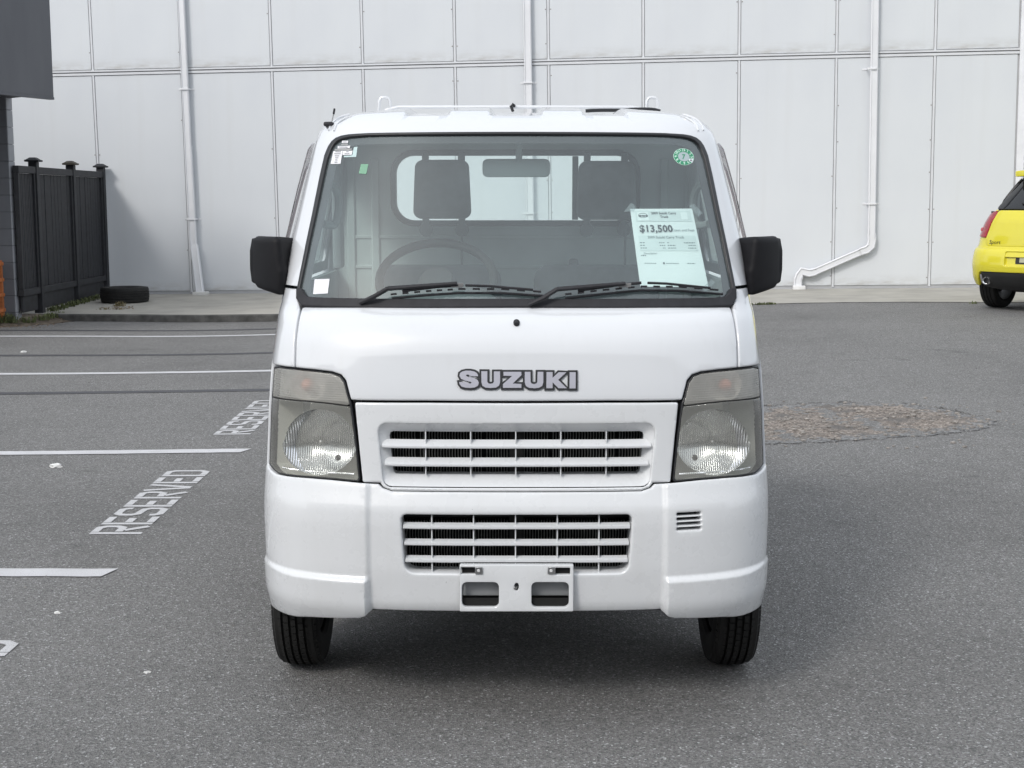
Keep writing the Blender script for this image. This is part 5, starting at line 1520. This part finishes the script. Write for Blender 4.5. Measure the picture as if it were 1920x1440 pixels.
p = at(1076, 492, 1.37); part(MB().rbox((p.x - .018, 1.36, p.z - .04), (p.x + .018, 1.39, p.z + .015), .012, 3), 'belt_anchor', SEATM)
# rear-view mirror
a, b_ = at(903, 296, .60), at(1033, 334, .60); cx = (a.x + b_.x) / 2
ol = rect(a.x, b_.z, b_.x, a.z, .018, 5)
rv = part(panel(MB(), ol, lambda U, V: np.stack([U, .585 + 1.2 * (U - cx) ** 2 + 6 * (V - (a.z + b_.z) / 2) ** 2, V], 1), grid=.012, rnd=.010, depth=.02, step=.01), 'rear_view_mirror', simple('mirror_back_grey', rgb(.42, .46, .46), .6), smooth=60)
part(MB().tube([((a.x + b_.x) / 2 + .008, .60, a.z - .015), ((a.x + b_.x) / 2 + .008, .585, a.z + .04), ((a.x + b_.x) / 2 + .008, .52, a.z + .065)], .010, 8), 'stem', GREYIN, rv)
# door linings, grab handles, floor
for s in (-1, 1):
    part(MB().box((s * .655 if s > 0 else -.675, .60, .50), (.675 if s > 0 else -.655, 1.40, 1.215)), 'door_lining', GREYIN, smooth=0)
    gh_ = [at(603, 336, .60), at(622, 343, .63), at(636, 365, .66), at(635, 400, .68), at(628, 425, .68), at(606, 420, .64)]
    part(MB().tube(chaikin([(p.x if s < 0 else -p.x, p.y, p.z) for p in gh_]), .013, 8), 'grab_handle', simple('grab_handle_grey', rgb(.30, .32, .32), .6))
    part(MB().rbox((s * .60 - .015, .93, 1.24), (s * .60 + .015, 1.02, 1.66), .01), 'b_pillar_trim', LINER)
part(MB().box((-.68, .24, .45), (.68, 1.40, .50)), 'cab_floor', UNDER, smooth=0)
part(MB().box((-.56, .255, .50), (.56, .27, 1.09)), 'firewall', DARK, smooth=0)

# --- stickers on the screen (printed codes are left blank)
def sticker(name, pts, mat, off_=.0012, parent=TP, lines=None):
    P = [skin(x, y, off_ - .006) for x, y in pts]
    o = MB().add(P, [tuple(range(len(P)))[::-1]]).build(name, mat, parent, smooth=0); o.data.transform(Matrix.Translation((0, -.5, 0)))
    bm = bmesh.new(); bm.from_mesh(o.data)
    for f in bm.faces:
        if f.normal.y > 0: f.normal_flip()
    bm.to_mesh(o.data); bm.free()
    return o
STW = simple('white_label', rgb(.80, .80, .83), .5, var=.02); STG = simple('label_print', rgb(.16, .16, .18), .6); STC = simple('pale_label', rgb(.52, .66, .66), .5); STGR = simple('green_label', rgb(.20, .42, .28), .5, var=.15, vs=30)
def z3(X, Y): return (590 + X / 14.77, 240 + Y / 14.77)
sticker('label_sticker', [z3(*q) for q in ((735, 328), (905, 328), (893, 398), (725, 396))], STW)
sticker('label_sticker', [z3(*q) for q in ((705, 428), (900, 428), (895, 448), (703, 446))], simple('label_grey', rgb(.45), .5))
sticker('label_sticker', [z3(*q) for q in ((615, 476), (962, 466), (953, 532), (605, 546))], STW)
sticker('label_sticker', [z3(*q) for q in ((535, 565), (1005, 548), (1000, 585), (528, 600))], simple('label_grey2', rgb(.36), .5))
sticker('label_sticker', [z3(*q) for q in ((755, 608), (1030, 604), (1005, 720), (745, 724))], STW)
sticker('label_sticker', [z3(*q) for q in ((490, 618), (750, 608), (692, 968), (412, 975))], STW)
for y, x0_, x1_ in ((638, 550, 705), (694, 520, 700), (752, 530, 660), (806, 545, 635), (865, 540, 610), (924, 525, 605)):
    sticker('label_print', [z3(*q) for q in ((x0_, y - 8), (x1_, y - 8), (x1_, y + 8), (x0_, y + 8))], STG, .002)
for y, x0_, x1_ in ((636, 850, 925), (690, 805, 945), (366, 760, 865), (506, 655, 890)):
    sticker('label_print', [z3(*q) for q in ((x0_, y - 7), (x1_, y - 7), (x1_, y + 7), (x0_, y + 7))], STG, .002)
sticker('pale_sticker', [z3(*q) for q in ((1070, 500), (1168, 494), (1128, 775), (780, 785), (785, 745), (960, 740), (1020, 725), (1045, 600))], STC, .0008)
sticker('green_sticker', [z3(*q) for q in ((1262, 975), (1475, 975), (1412, 1250), (1203, 1238))], STGR)
sticker('service_sticker', [(588, 522.5), (616.5, 521.5), (613, 549), (585, 550.5)], STW)
# round inspection sticker
def z8(X, Y): return (1250 + X / 24.0, 260 + Y / 24.0)
cxs, cys = 845, 775
def ell(k, n=40, r0=1.0):
    a = 2 * math.pi * k / n; x = 478 * math.cos(a) * r0; y = 372 * math.sin(a) * r0; t = math.radians(14)
    return z8(cxs + x * math.cos(t) - y * math.sin(t), cys + x * math.sin(t) + y * math.cos(t))
GRN = simple('green_print', rgb(.045, .30, .16), .5); PAL = simple('pale_green_print', rgb(.62, .86, .74), .5); GRY = simple('sticker_grey', rgb(.42, .50, .52), .5)
insp = sticker('inspection_sticker', [ell(k) for k in range(40)], PAL, .0008)
def sub(o): o.parent = insp; return o
sub(sticker('green_ring', [ell(k, 40, .955) for k in range(40)], GRN, .0012))
sub(sticker('grey_disc', [ell(k, 40, .56) for k in range(40)], GRY, .0016))
def sticker_text(body, px, py, size, mat, rot=0.0, bold=.0, off_=.002):
    V, F = text_verts(body, size, bold); P = []
    c, s_ = math.cos(rot), math.sin(rot)
    for x, y, _ in V: P.append(skin(px + (x * c - y * s_), py - (x * s_ + y * c), off_ - .006))
    o = MB().add(P, F).build('print', mat, insp, smooth=0); o.data.transform(Matrix.Translation((0, -.5, 0))); return o
sticker_text('7', 1250 + 830/24, 260 + 790/24, 12.5, GRN, 0, .25)
for i, t in enumerate(['12', '1', '2', '3', '4', '5', '6', '7', '8', '9', '10', '11']):
    a = math.radians(-104 + 30 * i); r0 = .76
    x = 478 * math.cos(a) * r0; y = 372 * math.sin(a) * r0; tt = math.radians(14)
    q = z8(cxs + x * math.cos(tt) - y * math.sin(tt), cys + x * math.sin(tt) + y * math.cos(tt))
    if t == '4': sub(sticker('white_notch', [(q[0] - 4.2, q[1] - 3), (q[0] + 5, q[1] - 3.4), (q[0] + 3, q[1] + 5), (q[0] - 3.5, q[1] + 1.5)], simple('sticker_white', rgb(.75, .82, .84), .5), .0014))
    sticker_text(t, q[0], q[1], 6.6, PAL if t != '4' else STG, -(math.radians(-104 + 30 * i) + math.pi/2), .22)

# --- wheels, underbody, load bed
RIM = simple('steel_rim', rgb(.55, .56, .57), .4, metal=.6)
def wheel(x, y, steer=0):
    s = 1 if x > 0 else -1
    w_ = empty('wheel', (x, y - .5, AX_Z)); w_.parent = TP; w_.rotation_euler = (0, math.radians(90), 0)
    MB().lathe(tyre_profile(R_T - .0035, .140, .165, 4, .009, .009), 72, close=True).build('tyre', RUBBER, w_, smooth=28)
    mb = MB(); tread_blocks(mb, R_T - .0035, .140, 64, Matrix()); mb.build('tread', RUBBER, w_, smooth=0)
    MB().lathe([(0, -.062 * s), (.10, -.062 * s), (.155, -.05 * s), (.163, -.03 * s)], 36).build('brake_back_plate', UNDER, w_)
    MB().lathe([(.05, .03 * s), (.10, .045 * s), (.14, .03 * s), (.164, .055 * s), (.160, .0)], 40).build('rim', RIM, w_, smooth=50)
XW = .674
for x in (-XW, XW): wheel(x, AX_Y); wheel(x, 2.85)
u_ = MB()
for s in (-1, 1):
    u_.rbox((s * .36 - .03, .35, .33), (s * .36 + .03, 3.35, .42), .006, 1)
    u_.box((s * .60 - .10, .20, .58), (s * .60 + .10, .82, .60))       # inner wheel house
u_.rbox((-.56, .48, .22), (.56, .53, .27), .01, 1); u_.rbox((-.56, 2.82, .23), (.56, 2.88, .30), .02, 2)
part(u_, 'chassis', UNDER, smooth=30)
part(MB().box((-.52, .26, .262), (.52, 3.2, .34)), 'shade_undertray', UNDER, smooth=0)  # full-length panel added to block light and darken the ground beneath
for s in (-1, 1):
    part(MB().add([(s*.40, .14, .30), (s*.60, .18, .30), (s*.62, .27, .29), (s*.56, .28, .262), (s*.43, .28, .29)], [(0,1,2,3,4)]), 'splash_flap', UNDER, smooth=0)
    part(MB().add([(s*.545, .20, .26), (s*.545, .20, .60), (s*.545, .83, .60), (s*.545, .83, .30), (s*.545, .5, .40)], [(0,1,2,3,4)]), 'wheel_house', UNDER, smooth=0)
bed = empty('load_bed', (0, 1.0, 0)); bed.parent = TP
def bpart(mb, name, mat=PAINT): 
    o = mb.build(name, mat, bed, smooth=0); o.data.transform(Matrix.Translation((0, -1.5, 0))); bevel_mod(o, .006, 2); return o
bpart(MB().box((-.70, 1.47, .60), (.70, 3.38, .66)), 'bed_floor')
for s in (-1, 1): bpart(MB().box((s * .715 - .016, 1.475, .61), (s * .715 + .016, 3.37, .945)), 'side_gate')
bpart(MB().box((-.695, 3.372, .61), (.695, 3.40, .945)), 'tail_gate')
bpart(MB().box((-.695, 1.44, .61), (.695, 1.465, 1.0)), 'headboard')

# ------------------------------------------------------------------ price sheet taped inside the screen
PAPER = simple('price_sheet_paper', rgb(.86, .88, .87), .7, var=.02); PRINT = simple('printed_ink', rgb(.055, .065, .075), .7); PRINT2 = simple('printed_grey', rgb(.20, .24, .25), .7); BAND = simple('printed_band', rgb(.74, .78, .77), .7)
TAPE = m_glass('clear_tape', (.85, .87, .88, 1), .22, 1.5, 1.2, .1)
sheetc = [(1184.5, 386.5), (1304, 386), (1335, 534), (1203.5, 533)]
pz = empty('price_sheet', skin(1257, 532, -.015)); tag(pz, 'pale printed price sheet reading $13,500 taped inside the truck windscreen', 'sign')
def sheet_pt(a, b_, o_=0.0):
    """a across, b down, both 0..1"""
    t = [sheetc[0][i] + (sheetc[1][i] - sheetc[0][i]) * a for i in (0, 1)]; u = [sheetc[3][i] + (sheetc[2][i] - sheetc[3][i]) * a for i in (0, 1)]
    return skin(t[0] + (u[0] - t[0]) * b_, t[1] + (u[1] - t[1]) * b_, -.016 + o_)
def sadd(mb, name, mat, parent=pz):
    o = mb.build(name, mat, parent, smooth=60); o.data.transform(Matrix.Translation(-Vector(pz.location)))
    return o
g_ = MB(); n = 8; g_.add([sheet_pt(i / n, j / n) for j in range(n + 1) for i in range(n + 1)], [(j*(n+1)+i, (j+1)*(n+1)+i, (j+1)*(n+1)+i+1, j*(n+1)+i+1) for j in range(n) for i in range(n)])
sadd(g_, 'paper', PAPER)
def quad(a0, b0, a1, b1, mat, o_=.0012, name='print_block'):
    n = 4; mb = MB(); mb.add([sheet_pt(a0 + (a1 - a0) * i / n, b_, o_) for b_ in (b0, b1) for i in range(n + 1)], [(i, n+1+i, n+2+i, i+1) for i in range(n)]); return sadd(mb, name, mat)
def stext(body, a, b_, h, mat, align='CENTER', bold=0, cw=1.0, ar=.80):
    V, F = text_verts(body, h, bold * h, align, cw)
    return sadd(MB().add([sheet_pt(a + x / ar, b_ - y, .0022) for x, y, _ in V], F), 'print_line', mat)
quad(.07, .03, .955, .165, BAND); quad(.07, .345, .955, .54, BAND)
quad(.095, .045, .275, .155, PAPER, .0016); quad(.79, .05, .895, .145, PAPER, .0016)
stext('2009 Suzuki Carry', .52, .062, .042, PRINT, bold=.02); stext('Truck', .52, .108, .042, PRINT, bold=.02)
lg_ = [(.185 + .07 * math.cos(t), .09 + .028 * math.sin(t)) for t in np.linspace(.4, 5.9, 22)]
sadd(MB().tube([sheet_pt(a, b_, .002) for a, b_ in lg_], .0007, 4), 'logo_swoosh', PRINT2); [quad(a, .085, a + w, .106, PRINT, .0018) for a, w in ((.12, .045), (.17, .05), (.225, .04))]
stext('$13,500', .36, .262, .125, PRINT, bold=.028, cw=1.02)
stext('+ Taxes and Fees', .755, .278, .046, PRINT2)
stext('2009 Suzuki Carry Truck', .49, .37, .044, PRINT2, bold=.01)
def smudge(a0, a1, b_, h=.012, mat=PRINT2):      # print too small to read
    x = a0
    while x < a1 - .004:
        w = min(random.uniform(.012, .035), a1 - x); quad(x, b_ - h / 2, x + w, b_ + h / 2, mat); x += w + .009
for i, row in enumerate(((.08, .165, .375, .455, .50, .535, .76, .93), (.08, .155, .38, .46, .50, .62, .82, .93), (.08, .18, .42, .46, .50, .625, .81, .93))):
    for k in range(0, 8, 2): smudge(row[k], row[k + 1], .437 + .034 * i)
stext('Description', .115, .575, .034, PRINT2, 'LEFT'); smudge(.07, .145, .60)
smudge(.11, .28, .70, .008); quad(.385, .688, .41, .712, PRINT); smudge(.43, .63, .70, .008); smudge(.75, .87, .70, .008)
def tape(pts): 
    P = [skin(x, y, -.0135) for x, y in pts]; sadd(MB().add(P, [tuple(range(len(P)))]), 'tape', TAPE)
tape([(1172, 393), (1186, 376), (1195, 382), (1192, 392)]); tape([(1297, 382), (1305, 377), (1324, 395), (1315, 402)]); tape([(1318, 540), (1340, 520), (1347, 527), (1330, 544)])

# ================================================================== the yellow hatchback at the right edge
YEL = m_paint('yellow_car_paint', rgb(.70, .625, .035), .2, .03)
CARGLASS = simple('dark_car_glass', rgb(.012, .013, .015), .06, spec=.6)
CARBLK = simple('car_black_plastic', rgb(.016), .55, var=.2)
REDL = simple('red_lamp', rgb(.32, .012, .025), .12, spec=.6, coat=.6, var=.25, vs=18)
CHR = simple('car_chrome', rgb(.8), .12, metal=1)
f2 = table([(-.2, .2), (.22, .15), (.28, .07), (.38, .02), (.50, 0), (.60, .012), (.665, .03), (.69, .075), (.80, .085), (.98, .115), (1.08, .155), (1.11, .18), (1.44, .50), (1.49, .58), (1.52, .75), (2.2, 1.2)])
w2 = table([(-.2, .80), (.22, .81), (.35, .838), (.55, .845), (.68, .835), (.80, .815), (.95, .77), (1.07, .715), (1.12, .69), (1.44, .535), (1.48, .50), (1.51, .44), (2.2, .3)])
zero = table([(-.2, 0), (2.2, 0)]); A2 = table([(-.2, .42), (1.1, .42), (1.2, .36), (2.2, .34)])
M2 = wrap_surface(f2, w2, zero, A2, .48, .9)
CRZ = math.radians(-46); CO = Vector((5.48, 10.72, .288))
car = empty('parked_hatchback', CO, CRZ); tag(car, 'bright yellow hatchback cut off by the right edge, seen from its rear corner', 'car')
def u2(y, z):
    us = np.linspace(0, 5.5, 2500); p = M2(us, np.full_like(us, z)); return float(np.interp(y, p[:, 1], us))
def cpart(mb, name, mat, parent=None, smooth=38, fix=False): return mb.build(name, mat, parent or car, smooth, fix)
YF = 3.0
uA0, uA1 = u2(.30, .45), u2(.98, .45)
def arch(s, y0, r=.325):
    return [(-u2(y0 + r * math.cos(math.radians(a)), .5) * s, .30 + r * math.sin(math.radians(a))) for a in range(172, 7, -12)]
# bumper
ubk = u2(.36, .5)
cpart(panel(MB(), rpoly([(-ubk, .33), (-ubk, .70), (-.66, .69), (.66, .69), (ubk, .70), (ubk, .33), (.64, .262), (.58, .43, .03), (-.58, .43, .03), (-.64, .262)], .01, 3), M2, holes=[rect(-.30, .50, .30, .655, .02)], grid=.03, rnd=.008, depth=.03), 'bumper', YEL)
cpart(panel(MB(), rect(-.31, .495, .31, .66), M2, grid=.05, rel=-.035), 'plate_recess', YEL)
plr = panel(MB(), rect(-.20, .53, .20, .625, .008), M2, grid=.05, rel=-.028); cpart(plr, 'plate_holder', CARBLK)
cpart(panel(MB(), rect(-.16, .545, .16, .60, .004), M2, grid=.05, rel=-.024), 'number_plate', simple('plate_pale', rgb(.42, .42, .30), .5))
cpart(panel(MB(), rpoly([(-.59, .262, .03), (-.575, .425, .03), (.575, .425, .03), (.59, .262, .03), (.4, .225), (-.4, .225)], .015, 3), M2, grid=.03, rnd=.006, depth=.04, rel=-.012), 'rear_diffuser', CARBLK)
for s in (-1, 1):
    p = M2(np.array([.50 * s]), np.array([.335]))[0]; Mx = Matrix.Translation(Vector(p) + Vector((0, -.01, 0))) @ Matrix.Rotation(math.radians(-90), 4, 'X')
    ex_ = cpart(MB().lathe([(.030, .10), (.030, -.004), (.038, -.012), (.044, -.004), (.044, .10)], 24, Mx), 'exhaust_tip', CHR)
    cpart(MB().lathe([(0, .06), (.0295, .06)], 20, Mx), 'exhaust_bore', DARK, ex_)
    q = M2(np.array([.625 * s, .575 * s]), np.array([.37, .37]))
    cpart(panel(MB(), rect(min(.545 * s, .572 * s), .30, max(.545 * s, .572 * s), .40, .01), M2, grid=.02, rel=.002), 'reflector', simple('grey_reflector', rgb(.25, .24, .25), .3))
cpart(panel(MB(), [(-u2(.44, .9), .60), (-u2(.44, .9), 1.08), (u2(.44, .9), 1.08), (u2(.44, .9), .60)], M2, grid=.06, rel=-.012), 'inner_skin', YEL)
# hatch
hatch = cpart(panel(MB(), rpoly([(-.56, .705, .05), (-.575, .80), (-.56, 1.095, .03), (.56, 1.095, .03), (.575, .80), (.56, .705, .05)], .02, 4), M2, grid=.03, rnd=.008, depth=.02), 'tailgate', YEL)
cpart(panel(MB(), rpoly([(-.63, 1.105, .03), (-.56, 1.43, .05), (.56, 1.43, .05), (.63, 1.105, .03)], .03, 4), M2, grid=.04, rnd=.004, depth=.02, rel=.001), 'rear_window', CARGLASS)
# lamps
def lamp(s):
    o = [(-.582, .795), (-.580, .95), (-.567, 1.07), (-.60, 1.092), (-u2(.40, 1.0), 1.02), (-u2(.36, .85), .81)]
    l_ = cpart(panel(MB(), rpoly(side(o, s), .015, 3), M2, grid=.025, rnd=.008, depth=.02), 'tail_lamp', REDL)
    b_ = M2(np.array([-.70 * s]), np.array([.88]))[0]
    cpart(MB().lathe([(0, -.004), (.022, -.002), (.026, .004)], 16, Matrix.Translation(Vector(b_) + Vector((0, .004, 0))) @ Matrix.Rotation(math.radians(-90), 4, 'X')), 'lamp_bulb', simple('lamp_pink', rgb(.5, .12, .14), .2), l_)
both(lamp)
# quarters, sides
def flank(s):
    ut, ub_ = u2(.405, .9), u2(.366, .5)
    o = [(-ub_, .34)] + [(-u, z) for u, z in [(abs(a[0]), a[1]) for a in arch(1, .70)][1:-1] if u > ub_] + [(-u2(1.05, .5), .22), (-u2(2.55, .5), .22)]
    o = [(-ub_ - .004, .70), (-u2(.40, .75), .79), (-ut - .004, 1.03), (-u2(.5, 1.1), 1.10), (-u2(3.0, 1.0), 1.02), (-u2(3.55, .8), .85), (-u2(3.6, .5), .45), (-u2(3.4, .4), .30)]
    o += [(-u2(3.09 + .33 * math.cos(math.radians(a)), .5), .30 + .33 * math.sin(math.radians(a))) for a in range(15, 171, 12)]
    o += [(-u2(2.7, .5), .22), (-u2(1.06, .5), .22)]
    o += [(-u2(.70 + .33 * math.cos(math.radians(a)), .5), .30 + .33 * math.sin(math.radians(a))) for a in range(10, 150, 12)]
    cpart(panel(MB(), side(o, s), M2, grid=.06, rnd=.006, depth=.02, step=.04), 'side_panel', YEL)
    g = [(-u2(.62, 1.25), 1.13), (-u2(.78, 1.4), 1.43), (-u2(2.2, 1.4), 1.43), (-u2(2.75, 1.2), 1.13)]
    cpart(panel(MB(), rpoly(side(g, s), .03, 4), M2, grid=.06, rel=-.004), 'side_window', CARGLASS)
    pl = [(-u2(.54, 1.1), 1.122), (-u2(.60, 1.4), 1.44), (-u2(.79, 1.4), 1.44), (-u2(.63, 1.2), 1.125)]
    cpart(panel(MB(), side(pl, s), M2, grid=.05, rnd=.004, depth=.02), 'rear_pillar', CARGLASS)
    cpart(panel(MB(), side([(-u2(.60, 1.4), 1.442), (-u2(.62, 1.5), 1.50), (-u2(2.3, 1.5), 1.50), (-u2(2.3, 1.4), 1.442)], s), M2, grid=.05), 'roof_rail', YEL)
    cpart(panel(MB(), side([(-u2(2.21, 1.4), 1.44), (-u2(2.76, 1.2), 1.12), (-u2(2.84, 1.2), 1.10), (-u2(2.3, 1.4), 1.44)], s), M2, grid=.05, rel=.003), 'front_pillar', YEL)
both(flank)
def rfn(U, V): return np.stack([U, V, 1.502 + .018 * (1 - (U / .5) ** 2) + .012 * np.sin(np.clip((V - .6) / 1.9, 0, 1) * math.pi)], 1)
cpart(panel(MB(), rect(-.445, .70, .445, 2.32, .04), rfn, grid=.08, rnd=.012, depth=.03), 'roof', YEL)
def spf(U, V): return np.stack([U, V, 1.50 + .030 * (1 - (U / .6) ** 2) + .08 * (V - .36) * .35], 1)
sp_ = panel(MB(), rpoly([(-.47, .40, .06), (-.30, .345), (.30, .345), (.47, .40, .06), (.50, .78), (-.50, .78)], .01, 4), spf, grid=.04, rnd=.016, depth=.045)
panel(sp_, rpoly([(-.46, .41, .06), (-.30, .36), (.30, .36), (.46, .41, .06), (.49, .78), (-.49, .78)], .01, 4), lambda U, V: spf(U, V) - np.array([0, 0, .055]), grid=.06, flip=True)
cpart(sp_, 'roof_spoiler', YEL)
cpart(MB().add([(-.56, 2.32, 1.49), (.56, 2.32, 1.49), (.66, 2.9, 1.08), (-.66, 2.9, 1.08)], [(0,1,2,3)]), 'windscreen', CARGLASS, smooth=0, fix=True)
hd = MB(); hd.add([(-.66, 2.86, 1.06), (.66, 2.86, 1.06), (.70, 3.4, .92), (-.70, 3.4, .92), (-.66, 3.62, .72), (.66, 3.62, .72), (-.68, 3.66, .45), (.68, 3.66, .45), (-.66, 3.6, .24), (.66, 3.6, .24)], [(0,3,2,1),(3,4,5,2),(4,6,7,5),(6,8,9,7)])
cpart(hd, 'nose', YEL, smooth=60, fix=True)
cpart(MB().box((-.62, .30, .24), (.62, 3.5, .34)), 'underbody', CARBLK, smooth=0)
cpart(MB().box((-.66, .30, .34), (.66, 2.9, 1.08)), 'cabin_core', DARK, smooth=0)
cpart(MB().rbox((-.50, .42, .20), (-.14, .70, .33), .06, 3), 'muffler', UNDER)
# wiper, badges, handle strip
a = M2(np.array([.0, -.30]), np.array([1.135, 1.165])); 
cpart(MB().tube([Vector(a[0]) + Vector((0, -.02, 0)), Vector(a[1]) + Vector((0, -.02, 0))], [.014, .008], 8), 'rear_wiper', CARBLK)
def glyph(pl, sc, cx, cz, mat, name, parent):
    P = [(cx + x * sc, cz + z * sc) for x, z in pl]; mb = MB(); panel(mb, P, M2, grid=.03, rel=.005, depth=.006, step=.02); return cpart(mb, name, mat, parent, smooth=20)
# angular maker's emblem: two interlocking halves
em = [(-.5, .18), (-.05, .62), (.12, .45), (-.14, .20), (.02, .06), (.5, .06), (.08, -.30), (-.02, -.20), (.10, -.06), (-.10, -.02), (-.3, -.02)]
glyph(em, .085, 0, .965, CHR, 'emblem', hatch); glyph([(-x, -z) for x, z in em], .085, .002, .955, CHR, 'emblem', hatch)
def ctext(body, cx, cz, size, mat):
    V, F = text_verts(body, size, .0); P = M2(np.array([cx + v[0] for v in V]), np.array([cz + v[1] for v in V])); N = surf_normals(M2, np.array([cx + v[0] for v in V]), np.array([cz + v[1] for v in V]))
    cpart(MB().add(list(map(tuple, P + N * .004)), F), 'script_badge', mat, hatch, smooth=0)
ctext('Sport', -.45, .748, .058, CARBLK)
cpart(panel(MB(), rect(-.16, .735, .16, .765, .01), M2, grid=.04, rel=.004, depth=.006), 'handle_strip', YEL, hatch)
cpart(panel(MB(), rect(-.13, .742, -.03, .757, .004), M2, grid=.04, rel=.006), 'handle_slot', CARBLK, hatch)
for x, y in ((-.735, .70), (.735, .70), (-.735, 3.09), (.735, 3.09)):
    w_ = empty('wheel', (x, y, .302)); w_.parent = car; w_.rotation_euler = (0, math.radians(90), 0); s = 1 if x > 0 else -1
    MB().lathe(tyre_profile(.300, .195, .205, 3, .008, .010), 64, close=True).build('tyre', RUBBER, w_, smooth=28)
    rm = MB(); rm.lathe([(.205, -.085), (.20, .0), (.205, .085)], 40)
    for k in range(7):
        a = 2 * math.pi * k / 7; rm.tube([(.03 * math.cos(a), .03 * math.sin(a), .06 * s), (.2 * math.cos(a), .2 * math.sin(a), .07 * s)], [.022, .016], 6)
    rm.build('rim', simple('dark_alloy', rgb(.10), .4, metal=.5), w_, smooth=40)
    MB().lathe([(0, -.02 * s), (.12, -.02 * s), (.12, .0)], 30).build('brake_disc', UNDER, w_)
